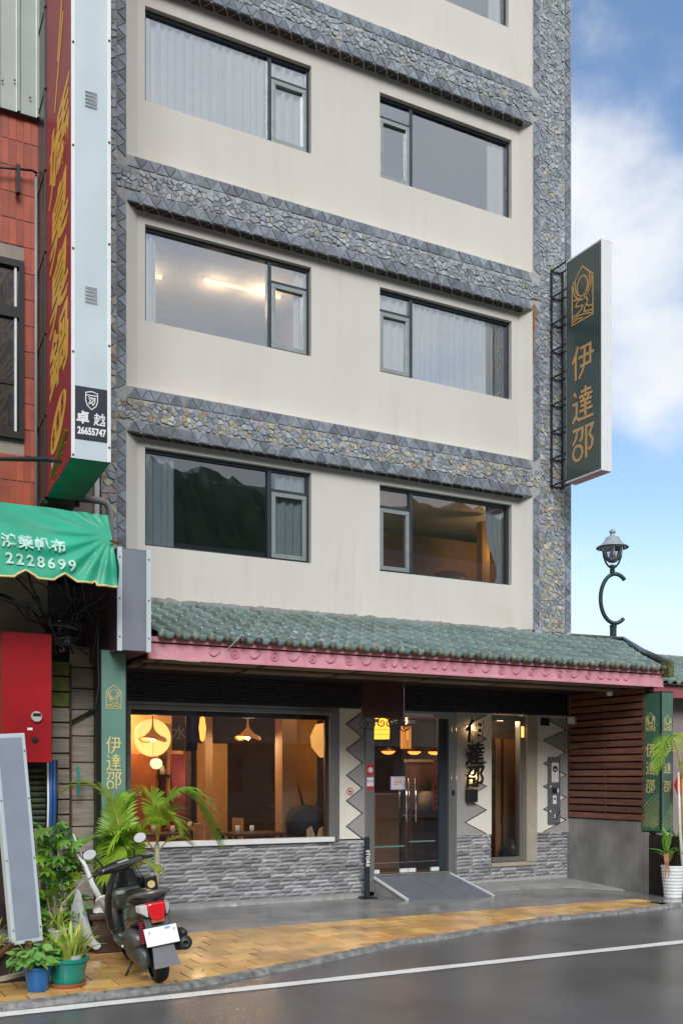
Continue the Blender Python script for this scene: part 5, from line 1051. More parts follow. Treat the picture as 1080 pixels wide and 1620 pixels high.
# ------------------------------------------------------------ neighbour on the right
NB = thing('tiled_roof_house', 'low house with green tiled roof and dull red fascia beyond the corner', 'house', (9.5, 0, 0))
MB().box(8.35, -.6, -.2, 16, 6, 2.95).build('wall', mat('pinkish wall', (.30,.24,.24), .7), NB); MB().box(8.25, -.98, 2.88, 16, -.92, 3.08).build('fascia', mat('dull red fascia', (.33,.09,.10), .5), NB)
MB().add([(8.2,-1.05,3.08),(16,-1.05,3.08),(16,.9,3.72),(8.2,.9,3.72),(16,4,3.0),(8.2,4,3.0)], [(0,1,2,3),(3,2,4,5)]).build('roof', MT['tile_o'], NB)
for i in range(14):
    for j in range(6):
        place('roof_tile', tmd, NB, (8.2+i*TW, -1.05+j*TL*math.cos(ang), 3.12+j*TL*math.sin(ang)), rot=(ang+R(rt.uniform(-1,1)), 0, R(rt.uniform(-1,1))))
MB().tube([(8.15,.9,3.80),(16,.9,3.80)], .05, 8).build('ridge', MT['tile_o'], NB, smooth=True)
MB().tube([(8.15,-1.08,3.16),(8.15,.9,3.80)], .045, 8).build('hip_ridge', bpy.data.materials['dark green ridge'], NB, smooth=True)
MB().box(8.5, -1.0, -.1, 8.62, -.88, 2.85).build('porch_post', MT['cream'], NB)
MB().box(8.3, -.7, 2.5, 8.45, -.6, 2.8).build('gutter_box', MT['white'], NB)
tag(MB().lathe([(0,-.16),(.09,-.14),(.14,0),(.09,.14),(0,.16)], (7.60, -2.2, 1.52), 16).build('red_lantern', mat('red lantern cloth', (.6,.02,.015), .5, emit=(.8,.02,.01), es=.15), smooth=True), 'red lantern at the right edge behind the palm stems', 'lantern')
tag(MB().lathe([(0,-.12),(.09,-.1),(.11,.0),(.09,.1),(0,.12)], (7.62, -2.2, .60), 14).build('red_lantern', bpy.data.materials['red lantern cloth'], smooth=True), 'red bowl shape low at the right edge behind the white ribbed pot', 'lantern')
# ================================================================== LEFT CORNER, GROUND LEVEL
RP = thing('red_meter_board', 'red painted sheet metal meter board under the green awning', 'meter board', (-1.38, -1.9, 2.4))
MB().box(-1.63, -1.9, 1.79, -1.14, -1.55, 3.12).build('board', MT['red_box'], RP, bevel=.006)
MB().lathe([(0,-.03),(.05,-.03),(.056,-.02),(.056,0)], (-1.295, -1.905, 2.26), 20, 'y').build('meter', MT['ltgreen'], RP); MB().box(-1.335,-1.942,2.265,-1.255,-1.935,2.295).build('meter_window', MT['black'], RP)
MB().lathe([(0,-.012),(.03,-.01),(.034,0)], (-1.31, -1.902, 2.02), 14, 'y').build('keyhole', MT['black'], RP); MB().box(-1.385,-1.91,2.12,-1.335,-1.9,2.145).build('latch', MT['white'], RP)
MB().box(-2.4, -1.75, 1.0, -1.66, -1.7, 2.85).build('door_leaf', MT['red_box'], RP)
MB().box(-1.66, -1.74, 1.0, -1.645, -1.72, 3.6).build('beige_edge', MT['aw_edge'], RP)
tag(MB().box(-3.2, -1.62, 2.7, -1.12, -1.60, 3.9).build('beige_board', mat('dull beige board', (.22,.18,.13), .7)), 'dull beige wall board under the awning behind the cables', 'board')
tag(MB().box(-1.45, -1.58, 3.1, -1.0, -1.3, 3.45).build('brown_casing', MT['brown'], bevel=.02), 'dark brown casing above the red meter board', 'casing')
PW = thing('plank_wall', 'weathered grey boards stacked edge to edge behind the palms', 'boarding', (-.8, -1.1, 0))
MB().box(-1.75, -.9, -.1, -.3, -.86, 3.9).build('backing', MT['darkwood'], PW)
for i in range(17): MB().box(-.96+rnd.uniform(-.004,.004), -1.12+rnd.uniform(-.008,.008), .02+i*.172, -.775, -1.02, .02+i*.172+.155).build('board', MT['plank'] if i < 14 else MT['moss'], PW, bevel=.006)
z = .05
while z < 2.9:
    h = rnd.choice((.19, .24, .3)); MB().box(-.735, -1.03+rnd.uniform(-.01,.01), z, -.475, -.95, z+h-.012).build('board', MT['plank'], PW, bevel=.006); z += h
MB().bar((-.76,-1.06,2.25),(-.46,-1.06,2.42),.05,.03).build('brace', MT['black'], PW)
MB().box(-.47, -1.12, -.05, -.395, -1.04, 3.0).build('post', MT['post'], PW)
MB().box(-.765, -1.09, -.05, -.742, -1.06, 2.9).build('gap_post', MT['wood_d'], PW)
sh = thing('slatted_shutter', 'dark louvred shutter beneath the red meter board', 'shutter', (-1.3, -1.5, 1.3)); MB().box(-1.6,-1.48,.3,-1.12,-1.46,1.79).build('back', MT['darkwood'], sh)
for i in range(18): MB().obox((-1.30, -1.5, .62+i*.064), (.36, .03, .03), Matrix.Rotation(R(35), 3, 'X')).build('louvre', MT['post'], sh)
for i, (x, m_, r_) in enumerate(((-1.115, MT['white'], .012), (-1.085, MT['pvc_b'], .02), (-1.05, MT['pvc_b'], .016), (-1.02, MT['black'], .010))):
    tag(MB().tube([(x,-1.6,1.82),(x+.006,-1.6,1.4),(x-.004,-1.6,.8)], r_, 8).build('service_pipe', m_, smooth=True), ['thin white pipe left of the blue pipes below the red board','thicker blue pipe below the red board','thinner blue pipe below the red board','thin black cable right of the blue pipes'][i], 'pipe')
# cables under the awning
rc = random.Random(4); cb = MB()
for i in range(26):
    a = Vector((rc.uniform(-1.5,-.75), rc.uniform(-1.9,-1.5), rc.uniform(3.3,3.8))); b = Vector((rc.uniform(-1.0,-.55), rc.uniform(-2.0,-1.4), rc.uniform(2.9,3.6)))
    P = [a.lerp(b, t/8)+Vector((.05*math.sin(t+i), 0, -.14*math.sin(t/8*math.pi)*rc.uniform(.3,1.5))) for t in range(9)]; cb.tube(P, rc.uniform(.006,.017), 5)
o_ = stuff(cb.build('cable_tangle', MT['black'], smooth=True)); tag(o_, 'tangle of black cables under the green awning', 'cables')
tag(MB().tube([(-1.9,-2.1,3.50),(-1.42,-2.1,3.36)], .035, 10).tube([(-1.42,-2.1,3.36),(-1.3,-2.05,3.2)], .012, 6).build('cable_joint', MT['blackp'], smooth=True), 'thick black cable joint under the awning on the left', 'cable')
tag(MB().tube([(-.66,-1.95,3.4),(-.67,-1.95,3.0),(-.66,-1.95,2.6),(-.70,-1.95,2.35),(-.78,-1.9,2.28)], .006, 6).build('hanging_cable', MT['black'], smooth=True), 'thin black cable hanging in front of the boards', 'cable')
tag(MB().grid(8, 8, lambda u, v: (-1.02+.15*u+.02*math.sin(v*9), -1.48+.05*math.sin(u*11+v*5), 3.08+.26*v)).build('foil_wrap', mat('crumpled foil', (.6,.65,.7), .25, metal=.9, bump=.4, bs=30)), 'crumpled silver wrap above the boards under the awning', 'foil')
tag(MB().tube([(-.70,-1.2,1.75),(-.69,-1.22,1.6),(-.70,-1.2,1.45)], .018, 8).build('rope_bundle', MT['teal']), 'turquoise rope bundle hanging on the boards', 'rope')
# leaning light panel
LP_ = thing('leaning_panel', 'tall blank grey light box leaning at the left edge of the pavement', 'panel', (-1.90, -3.95, .25), rot=(R(-3), R(-4.2), R(8)))
MB().box(0, 0, 0, .26, .09, 1.75).build('body', MT['sign_blue'], LP_, bevel=.005); MB().grid(4, 10, lambda u, v: (.03+.2*u, -.003, .035+1.68*v)).build('sheet', mat('lavender grey sheet', (.27,.30,.38), .4, var=.06, bump=.03), LP_)
for z in (.12, .7, 1.2, 1.6): MB().lathe([(0,-.006),(.006,-.005),(.006,0)], (.245, -.001, z), 8, 'y').lathe([(0,-.006),(.006,-.005),(.006,0)], (.015, -.001, z), 8, 'y').build('screws', MT['black'], LP_)
tag(MB().grid(6, 12, lambda u, v: (-2.22+.25*u+.03*math.sin(v*7), -3.55+.05*math.sin(u*8+v*4), .15+1.2*v)).build('yellow_tarp', MT['yellow_c'], smooth=True), 'yellow and brown tarpaulin behind the leaning grey panel', 'tarpaulin')
rk = thing('timber_rack', 'dark weathered timber rack under the leaning panel', 'rack', (-1.95, -4.0, -.05))
MB().bar((-2.25,-4.15,.05),(-1.78,-3.85,.33),.05,.03).build('rail', MT['wood_d'], rk); MB().bar((-2.3,-4.25,-.0),(-1.6,-4.1,.08),.05,.03).build('rail', MT['plank'], rk); MB().box(-2.2,-3.95,-.05,-1.68,-3.6,.22).build('crate', MT['darkwood'], rk); MB().box(-1.80,-3.98,-.05,-1.75,-3.9,.28).build('leg', MT['wood_d'], rk)
# ------------------------------------------------------------ plants
def leaf_mb(L_, W_, droop=.25, fold=.2, tip=1.0):
    mb = MB(); nu = 6
    for i in range(nu+1):
        t = i/nu; w_ = W_*math.sin(math.pi*min(1, t**.8*.97+.03))**.8*(1 if t < 1 else .05); z = -droop*L_*t*t
        for s in (-1, 0, 1): mb.v.append((t*L_, s*w_/2, z+abs(s)*fold*w_*.5))
    for i in range(nu):
        for s in (0, 1): mb.f.append((i*3+s, (i+1)*3+s, (i+1)*3+s+1, i*3+s+1))
    return mb
def frond(base, ctrl, tip, L_, m, parent, seed, n=34, wd=.030, stem=.22, droop=.28, r=.009):
    rg = random.Random(seed); b, c, t_ = Vector(base), Vector(ctrl), Vector(tip)
    bez = lambda t: b*(1-t)**2+c*2*t*(1-t)+t_*t*t
    mb = MB()
    tan = lambda t: (bez(min(1, t+.02))-bez(max(0, t-.02))).normalized()
    for i in range(n):
        t = stem+(1-stem)*(i+.5)/n; p = bez(t); tg = tan(t); side = tg.cross(Vector((0,0,1)))
        if side.length < .1: side = Vector((1,0,0))
        side.normalize(); up = side.cross(tg); k = (i+.5)/n
        for s in (-1, 1):
            l_ = 1.15*L_*(math.sin(math.pi*(.15+.80*k))**.7)*rg.uniform(.88,1.08); d = (side*s*(1-.45*k)+tg*(.55+.7*k)+up*rg.uniform(.12,.4)).normalized()
            q0 = p; pr = None; seg = 4; wv = up.cross(d).normalized() if abs(up.dot(d)) < .95 else side
            base_i = len(mb.v)
            for j in range(seg+1):
                u = j/seg; q = p+d*l_*u+Vector((0,0,-droop*l_*u*u)); w_ = wd*(.5+1.1*u)*(1-u)**.5 if u < 1 else .0008
                if j == 0: w_ = wd*.5
                mb.v += [tuple(q-wv*w_/2), tuple(q+wv*w_/2)]
            for j in range(seg): a = base_i+j*2; mb.f.append((a, a+1, a+3, a+2))
    mb.build('frond', m, parent)
    MB().tube([bez(k/14) for k in range(15)], [r*(1-.75*k/14) for k in range(15)], 6).build('stalk', MT['stem'], parent, smooth=True)
P1 = thing('areca_palm', 'areca palm with arching bright fronds in front of the shop window', 'palm', (-.25, -2.5, 0))
MB().tube([(-.36,-2.5,-.05),(-.30,-2.5,.25),(-.22,-2.5,.52),(-.20,-2.5,.72),(-.205,-2.5,.95)], [.045,.042,.036,.032,.024], 10).build('trunk', MT['trunk'], P1, smooth=True)
b0 = (-.20,-2.5,.92)
frond(b0, (-.08,-2.55,2.02), (.42,-2.6,1.00), .38, MT['leaf_y'], P1, 1, n=60, wd=.026, droop=.5)
frond((-.2,-2.48,.9), (-.12,-2.3,1.75), (-.48,-2.35,1.30), .30, MT['leaf_y'], P1, 2, n=44)
frond((-.2,-2.5,.9), (-.22,-2.6,1.5), (-.05,-2.7,1.12), .27, MT['leaf_y'], P1, 3, n=40)
frond((-.2,-2.5,.86), (-.02,-2.5,1.12), (.16,-2.55,.92), .17, MT['leaf_y'], P1, 4, n=22)
frond((-.22,-2.5,.86), (-.55,-2.6,1.35), (-.78,-2.75,.95), .27, MT['leaf_y'], P1, 5, n=40)
P2 = thing('feather_palm', 'darker feathery palm leaning left over the brown planter', 'palm', (-.7, -2.7, 0))
b1_ = (-.62,-2.7,.42)
for i, (c, t_, L_, m_) in enumerate((((-.5,-2.5,1.75),(-1.08,-2.4,1.52),.30,'leaf_y'), ((-.45,-2.6,1.35),(-1.15,-2.75,.92),.30,'leaf'), ((-.45,-2.7,1.35),(-.88,-2.95,.66),.24,'leaf_y'), ((-.50,-2.7,1.25),(-.28,-2.8,1.18),.22,'leaf_y'), ((-.7,-2.5,1.15),(-.45,-2.3,1.45),.24,'leaf_y'), ((-.6,-2.8,.95),(-.38,-3.0,.75),.2,'leaf_y'), ((-.8,-2.6,.9),(-1.05,-2.6,.75),.2,'leaf'))):
    frond(b1_, c, t_, L_*1.12, MT[m_], P2, 20+i, n=42)
TP = thing('brown_planter', 'large square brown glazed planter behind the scooter', 'planter', (-.85, -2.75, -.05))
def frust(x, y, z0, z1, w0, w1, d0, d1): return MB().add([(x-w0,y-d0,z0),(x+w0,y-d0,z0),(x+w0,y+d0,z0),(x-w0,y+d0,z0),(x-w1,y-d1,z1),(x+w1,y-d1,z1),(x+w1,y+d1,z1),(x-w1,y+d1,z1)], [(0,3,2,1),(4,5,6,7),(0,1,5,4),(1,2,6,5),(2,3,7,6),(3,0,4,7)])
frust(-.72, -2.8, -.05, .30, .24, .28, .18, .22).build('pot', MT['brownpot'], TP, bevel=.015); MB().box(-1.03,-3.04,.28,-.41,-2.56,.34).build('rim', MT['brownpot'], TP, bevel=.015); MB().box(-.98,-3.0,.33,-.46,-2.6,.345).build('soil', MT['soil'], TP)
tag(MB().grid(10, 10, lambda u, v: (-1.22+.30*u*(1-.3*v)+.05*v+.0, -3.02+.10*math.sin(u*5+v*4)+.1*u, .02+.58*(1-u*.55)*v+.02*math.sin(u*13))).build('plastic_sheet', mat('milky plastic', (.60,.66,.70), .25, var=.15, bump=.3, bs=8), smooth=True), 'crumpled milky plastic sheet left of the brown planter', 'sheet')
tag(MB().grid(8, 8, lambda u, v: (-.98+.32*u, -3.0+.05*math.sin(v*5), .33+.20*v*(1-.5*abs(u-.5))+.02*math.sin(u*9))).build('paper_bag', MT['paper'], smooth=True, solid=.004), 'crumpled white bag on the brown planter', 'bag')
um = thing('white_umbrella', 'closed white umbrella leaning out of the brown planter', 'umbrella', (-.9,-3,.3)); MB().tube([(-.86,-3.02,.36),(-1.0,-3.0,.62),(-1.06,-2.98,.80),(-1.13,-2.97,.90)], [.03,.028,.018,.006], 10).build('canopy', MT['white'], um, smooth=True)
tag(MB().tube([(-.86,-2.95,.34),(-1.16,-2.92,1.10)], .008, 8).build('white_stick', MT['white']), 'thin white stick standing beside the closed umbrella', 'stick')
def pot(parent, x, y, z, r0, r1, h, m, rim=.012, n=28, rimh=.02, mt=None):
    MB().lathe([(0,0),(r0,0),(r0+(r1-r0)*.5,h*.5),(r1,h-rimh),(r1+rim,h-rimh),(r1+rim,h),(r1-.006,h),(r1-.012,h-.03)], (x, y, z), n).build('pot', m, parent, smooth=False, bevel=0)
    MB().lathe([(0,h-.03),(r1-.01,h-.03)], (x, y, z), n).build('soil', MT['soil'], parent)
def leafset(parent, x, y, z, n, spread, h, me, seed, smin=.8, smax=1.2, tiltr=(-20, 60), rad=(.0, 1)):
    rg = random.Random(seed)
    for i in range(n):
        a = rg.uniform(0, 2*math.pi); r = spread*math.sqrt(rg.uniform(*rad)); s = rg.uniform(smin, smax); hh = h*rg.uniform(.25, 1)*(1-.35*(r/spread)**2)
        o = place('leaf', me, parent, (x+r*math.cos(a), y+r*math.sin(a), z+hh), rot=(R(rg.uniform(-25, 25)), R(rg.uniform(*tiltr)*-1), a+R(rg.uniform(-50, 50)))); o.scale = (s, s, s)
        if i % 4 == 0: MB().tube([(x+r*.3*math.cos(a), y+r*.3*math.sin(a), z), (x+r*math.cos(a), y+r*math.sin(a), z+hh)], .003, 5).build('stalk', MT['stem_g'], parent)
BP = thing('blue_pot_plant', 'pale green leafy plant in a small blue plastic pot', 'potted plant', (-1.78, -4.36, -.05))
pot(BP, -1.78, -4.36, -.05, .078, .108, .19, MT['blue'], .01)
lm = leaf_mb(.085, .065, .3, .15).mesh('leaf', MT['leaf_p'], True); leafset(BP, -1.80, -4.34, .12, 95, .17, .20, lm, 1, .8, 1.35, (-45, 30)); leafset(BP, -1.66, -4.30, .14, 30, .10, .20, lm, 2, .7, 1.1, (-45, 20))
TE = thing('teal_pot_plant', 'variegated strap leaf plant in a wide teal bowl pot on a saucer', 'potted plant', (-1.53, -4.32, -.05))
pot(TE, -1.53, -4.30, -.02, .125, .158, .20, MT['teal'], .014, rimh=.028); MB().lathe([(0,0),(.13,0),(.15,.03),(.142,.03),(.125,.012),(0,.012)], (-1.53, -4.30, -.048), 26).build('saucer', MT['terra'], TE)
MB().lathe([(0,0),(.07,0),(.082,.09),(.076,.09),(.07,.06)], (-1.50, -4.32, .11), 20).build('inner_pot', MT['pot_w'], TE)
def blades(parent, x, y, z, n, L_, W_, m, seed, sp=.05, lean=.45, droop=.7, nm='leaf'):
    rg = random.Random(seed)
    for i in range(n):
        a = rg.uniform(0, 2*math.pi); r = rg.uniform(0, sp); l_ = L_*rg.uniform(.6, 1.15); le = rg.uniform(.05, lean); mb = MB(); seg = 7; dx, dy = math.cos(a), math.sin(a); w0 = W_*rg.uniform(.7, 1.2)
        for j in range(seg+1):
            t = j/seg; h = l_*(t-droop*le*t**2.6); o_ = l_*le*t**1.5*1.3+r; w_ = w0*(.55+.8*t)*(1-t**3)+.001; tw = .5*math.sin(i)*t
            mb.v += [(x+dx*o_-dy*w_/2, y+dy*o_+dx*w_/2, z+h), (x+dx*o_+dx*w_*.12, y+dy*o_+dy*w_*.12, z+h-w_*.15), (x+dx*o_+dy*w_/2, y+dy*o_-dx*w_/2, z+h)]
            if j: b = len(mb.v)-6; mb.f += [(b, b+1, b+4, b+3), (b+1, b+2, b+5, b+4)]
        mb.build(nm, m, parent, smooth=True)
blades(TE, -1.52, -4.30, .12, 60, .36, .034, MT['leaf_v'], 3, .10, .6); blades(TE, -1.54, -4.27, .12, 30, .34, .032, MT['leaf'], 4, .10, .45)
blades(TE, -1.46, -4.36, .14, 3, .40, .03, MT['leaf_v'], 8, .02, 1.0, 1.1)
WP = thing('white_pot_plant', 'spider plant in a small white pot raised on a block', 'potted plant', (-1.41, -3.4, .05))
MB().box(-1.50,-3.48,-.05,-1.30,-3.3,.165).build('block', MT['moss'], WP); pot(WP, -1.41, -3.4, .165, .052, .074, .115, MT['pot_w'], .008)
blades(WP, -1.41, -3.4, .26, 30, .26, .014, MT['leaf_v'], 5, .03, 1.0, 1.0); blades(WP, -1.41, -3.4, .26, 14, .2, .014, MT['leaf'], 6, .03, .8, .9)
SP = thing('spider_plant', 'spider plant low at the left edge behind the timber rack', 'plant', (-2.1,-3.7,.1)); blades(SP, -2.02, -3.75, .18, 40, .34, .016, MT['leaf_v'], 7, .06, 1.0, 1.0)
pot(SP, -2.02, -3.75, -.05, .08, .1, .22, MT['pot_w'])
# umbrella tree shrub: whorls of leaflets
SH_ = thing('umbrella_tree_shrub', 'dense umbrella tree shrub between the leaning panel and the boards', 'shrub', (-1.3, -2.8, 0))
lw_ = MB()
for k in range(8):
    a = 2*math.pi*k/8; l_ = leaf_mb(.10, .038, .35, .2); c_, s_ = math.cos(a), math.sin(a); lw_.add([(x*c_-y*s_+.01*c_, x*s_+y*c_+.01*s_, z) for x, y, z in l_.v], l_.f)
wm_ = [lw_.mesh('leaf_whorl', MT['leaf'], True), lw_.mesh('leaf_whorl', MT['leaf_d'], True), lw_.mesh('leaf_whorl', MT['leaf_y'], True)]
rg = random.Random(9)
for i in range(120):
    z = rg.uniform(.12, 1.18); rr = .22*(1-.35*abs(z-.55)); x = -1.30+rg.uniform(-rr, rr); y = -2.85+rg.uniform(-.22, .22)
    o = place('leaf_whorl', wm_[(0,0,0,1,1,2)[rg.randrange(6)]], SH_, (x, y, z), rot=(R(rg.uniform(-55, 25)), R(rg.uniform(-35, 35)), rg.uniform(0, 6.3))); s = rg.uniform(.7, 1.15); o.scale = (s,)*3
for i in range(7): x = -1.3+rg.uniform(-.16,.16); MB().tube([(-1.3,-2.85,-.05),(x,-2.85+rg.uniform(-.1,.1),.55),(x+rg.uniform(-.08,.08),-2.85,1.15)], .008, 6).build('stem', MT['trunk'], SH_)
MB().lathe([(0,0),(.10,0),(.14,.2),(.13,.2)], (-1.30,-2.85,-.05), 18).build('pot', MT['terra'], SH_)
rg = random.Random(19); MB().tube([(-1.28,-3.0,.45),(-1.08,-3.0,.66)], .012, 6).build('dead_branch', MT['trunk'], SH_)
# right side pot and palm
RPt = thing('ribbed_pot_plant', 'broad leaved plant in a tall white ribbed pot at the right edge', 'potted plant', (7.18, -2.4, 0))
prof = [(0,0),(.13,0)]
for k in range(9): a = .13+.045*k/9; z0 = k*.046; prof += [(a,z0),(a+.006,z0+.008),(a+.008,z0+.034),(a,z0+.042)]
prof += [(.185,.43),(.185,.45),(.165,.45),(.16,.42)]
MB().lathe(prof, (7.33, -2.25, -.05), 28, sx=.9, sy=.9).build('pot', MT['white'], RPt, smooth=True); MB().lathe([(0,.42),(.14,.42)], (7.33,-2.25,-.05), 20).build('soil', MT['soil'], RPt)
dl = leaf_mb(.24, .075, .25, .25).mesh('leaf', MT['leaf'], True); dl2 = leaf_mb(.2, .07, .5, .2).mesh('leaf', MT['leaf_v'], True)
rg = random.Random(31)
for cx in (7.20, 7.42):
    for i in range(20):
        a = rg.uniform(0, 6.28); o = place('leaf', dl if i % 5 else dl2, RPt, (cx, -2.25+rg.uniform(-.03,.03), .42+i*.016), rot=(R(rg.uniform(-20,20)), R(-75+i*5+rg.uniform(-10,10)) if i < 11 else R(-80), a)); s = rg.uniform(.8,1.2); o.scale = (s,)*3
    MB().tube([(cx+.03,-2.25,.34),(cx,-2.25,.68)], .012, 6).build('stem', MT['stem_g'], RPt)
for i in range(5): MB().tube([(7.03+.02*i,-2.38,.58),(7.0+.015*i,-2.42,.48),(7.01+.02*i,-2.43,.26+.05*(i%3))], .006, 5).build('dry_leaf', MT['terra'], RPt)
RPm = thing('corner_palm', 'slim palm with yellow stems at the right edge of the picture', 'palm', (7.3, -2.35, 0))
for i, (x, m_) in enumerate(((7.40,'stem'),(7.33,'pot_w'))): MB().tube([(7.46,-2.35,-.05),(x+.03,-2.35,.9),(x,-2.35,1.7)], [.028,.022,.014], 8).build('stem', MT[m_], RPm, smooth=True)
frond((7.40,-2.35,1.6), (7.02,-2.5,2.75), (6.66,-2.6,1.70), .20, MT['leaf_y'], RPm, 41, n=40, wd=.018, stem=.4)
frond((7.40,-2.35,1.6), (7.35,-2.2,2.6), (7.85,-2.3,2.0), .2, MT['leaf_y'], RPm, 42, n=30, wd=.02)
frond((7.42,-2.35,1.5), (7.3,-2.4,2.2), (7.7,-2.5,1.7), .2, MT['leaf_y'], RPm, 43, n=26)
# ================================================================== SCOOTER
SC = thing('scooter', 'black motor scooter with blank white plate parked on the ochre paving', 'scooter', (-.82, -4.50, -.052), rot=(0, R(-8), R(-5)))
SC.scale = (1.0, .98, .96)
def ringxz(y, cz, hw, hh, n=20, e=2.6, cx=0, sh=0):
    P = []
    for k in range(n):
        a = 2*math.pi*k/n; c, s = math.cos(a), math.sin(a); P.append((cx+hw*math.copysign(abs(c)**(2/e), c), y+sh*s, cz+hh*math.copysign(abs(s)**(2/e), s)))
    return P
def ringxy(z, cy, hw, hd, n=20, e=2.8, cx=0): return [(x, cy+(zz), z) for x, _, zz in ringxz(0, 0, hw, hd, n, e, cx)]
def wheel(y, nm):
    prof = []; 
    for k in range(13):
        prof.append((.178+.048*math.cos(R(-100+k*200/12)), .060*math.sin(R(-100+k*200/12))))
    t = MB().lathe(prof, (0, y, .226), 40, 'x').build(nm, MT['rubber'], SC, smooth=True)
    MB().lathe([(.165,-.038),(.15,-.03),(.14,-.012),(.05,-.012),(.05,-.04),(0,-.04)], (0, y, .226), 28, 'x').lathe([(.165,.038),(.15,.03),(.14,.012),(.05,.012),(.05,.04),(0,.04)], (0, y, .226), 28, 'x').build('rim', MT['alu'], t, smooth=True)
wheel(0.0, 'rear_wheel'); wheel(1.20, 'front_wheel')
MB().loft([ringxz(-.27,.665,.055,.035), ringxz(-.22,.66,.10,.07), ringxz(-.1,.63,.145,.105), ringxz(.08,.60,.165,.13), ringxz(.3,.56,.165,.165), ringxz(.48,.50,.15,.20), ringxz(.56,.45,.12,.17)]).build('rear_body', MT['scoot_g'], SC, smooth=True)
MB().loft([ringxz(-.20,.735,.07,.025), ringxz(-.12,.745,.115,.04), ringxz(.05,.735,.135,.045), ringxz(.25,.715,.14,.045), ringxz(.42,.72,.125,.045), ringxz(.58,.715,.09,.04), ringxz(.62,.70,.06,.02)]).build('seat', MT['seat'], SC, smooth=True)
MB().tube([(-.15,.14,.72),(-.155,0,.755),(-.14,-.14,.79),(-.10,-.23,.805),(0,-.27,.81),(.10,-.23,.805),(.14,-.14,.79),(.155,0,.755),(.15,.14,.72)], [.012,.016,.02,.022,.024,.022,.02,.016,.012], 10).build('grab_rail', mat('pewter rail', (.16,.15,.15), .3, metal=.6, bump=0), SC, smooth=True)
MB().loft([[(x*.070,-.285-.0*z,.655+z) for x, z in ((-1,.065),(-.6,.07),(.6,.07),(1,.065),(.95,.0),(.7,-.06),(0,-.078),(-.7,-.06),(-.95,0))], [(x*.085,-.18,.66+z) for x, z in ((-1,.065),(-.6,.07),(.6,.07),(1,.065),(.95,.0),(.7,-.06),(0,-.078),(-.7,-.06),(-.95,0))]]).build('tail_light', MT['red_l'], SC, bevel=.01)
for s in (-1, 1): MB().loft([[(s*(.073+a*.045),-.275+a*.07,.655+z*(1-.2*a)) for a, z in ((0,.065),(1,.05),(1,-.01),(0,-.045))], [(s*(.087+a*.05),-.18+a*.07,.655+z) for a, z in ((0,.065),(1,.05),(1,-.01),(0,-.045))]]).build('turn_signal', MT['clear_l'], SC, bevel=.006)
MB().add([(-.11,-.20,.60),(.11,-.20,.60),(.09,-.32,.33),(-.09,-.32,.33),(-.10,-.12,.60),(.10,-.12,.60),(.07,-.27,.33),(-.07,-.27,.33)], [(0,1,2,3),(4,7,6,5),(0,4,5,1),(1,5,6,2),(2,6,7,3),(3,7,4,0)]).build('plate_hanger', MT['blackp'], SC, bevel=.008)
MB().obox((0,-.262,.575), (.10,.02,.03)).build('rear_reflector', mat('amber reflector', (.5,.13,.06), .2, bump=0, coat=1), SC)
rp = Matrix.Rotation(R(-22), 3, 'X')
pl_ = MB().obox((0,-.325,.455), (.265,.006,.155), rp).build('license_plate', MT['whitep'], SC, bevel=.004)
MB().obox((.055,-.309,.512), (.04,.004,.018), rp).build('plate_mark', mat('blue mark', (.1,.4,.8), .4, bump=0), pl_)
MB().add([(-.085,-.325,.375),(.085,-.325,.375),(.105,-.385,.20),(-.105,-.385,.20),(-.085,-.318,.375),(.085,-.318,.375),(.105,-.375,.20),(-.105,-.375,.20)], [(3,2,1,0),(4,5,6,7),(0,1,5,4),(1,2,6,5),(2,3,7,6),(3,0,4,7)]).build('mud_flap', mat('grey mud flap', (.13,.14,.155), .5, bump=.05), SC)
MB().loft([[(x, y, z) for x, y, z in ((.10,.42,.24),(.155,.42,.24),(.155,.42,.30),(.10,.42,.30))], [(.10,.3,.2),(.18,.3,.2),(.18,.3,.32),(.10,.3,.32)]]).tube([(.15,.35,.27),(.155,.1,.28),(.175,-.12,.32),(.185,-.25,.345)], [.04,.055,.062,.058], 14).build('muffler', mat('dull exhaust', (.09,.085,.08), .4, metal=.7, bump=.1), SC, smooth=True)
MB().lathe([(.0,-.02),(.022,-.018),(.022,-.05),(.045,-.045),(.06,-.03),(.062,.03)], (.186,-.26,.347), 18, 'y').build('muffler_cap', MT['blackp'], SC, smooth=True)
MB().lathe([(.023,-.052),(.034,-.056),(.034,-.03)], (.186,-.26,.347), 16, 'y').build('muffler_tip', MT['alu'], SC, smooth=True)
MB().tube([(.14,-.05,.42),(.19,-.16,.42),(.20,-.25,.42)], [.03,.045,.03], 8).build('heat_shield', MT['blackp'], SC, smooth=True)
MB().loft([ringxz(-.10,.23,.03,.06,16,3,-.10), ringxz(-.04,.24,.05,.10,16,3,-.115), ringxz(.15,.26,.055,.10,16,3,-.12), ringxz(.4,.26,.055,.095,16,3,-.12), ringxz(.52,.26,.03,.05,16,3,-.11)]).build('engine_cover', MT['alu'], SC, smooth=True)
MB().loft([ringxz(-.06,.39,.03,.04,16,3,-.13), ringxz(.0,.40,.055,.075,16,3,-.14), ringxz(.22,.40,.06,.08,16,3,-.14), ringxz(.34,.39,.03,.04,16,3,-.13)]).build('air_filter_box', MT['alu'], SC, smooth=True)
MB().tube([(-.10,-.04,.24),(-.10,-.10,.60)], .012, 8).build('shock_absorber', MT['black'], SC)
MB().tube([(-.10+.026*math.cos(k*.9), -.045-.05*(k/70)+.026*math.sin(k*.9)-.01, .36+.20*k/70) for k in range(71)], .007, 5).build('shock_spring', MT['spring'], SC, smooth=True)
MB().box(-.09,-.02,.15,-.06,.5,.30).box(.05,-.02,.18,.09,.45,.28).box(-.1,.35,.18,.1,.62,.36).build('swing_unit', MT['blackp'], SC, bevel=.012)
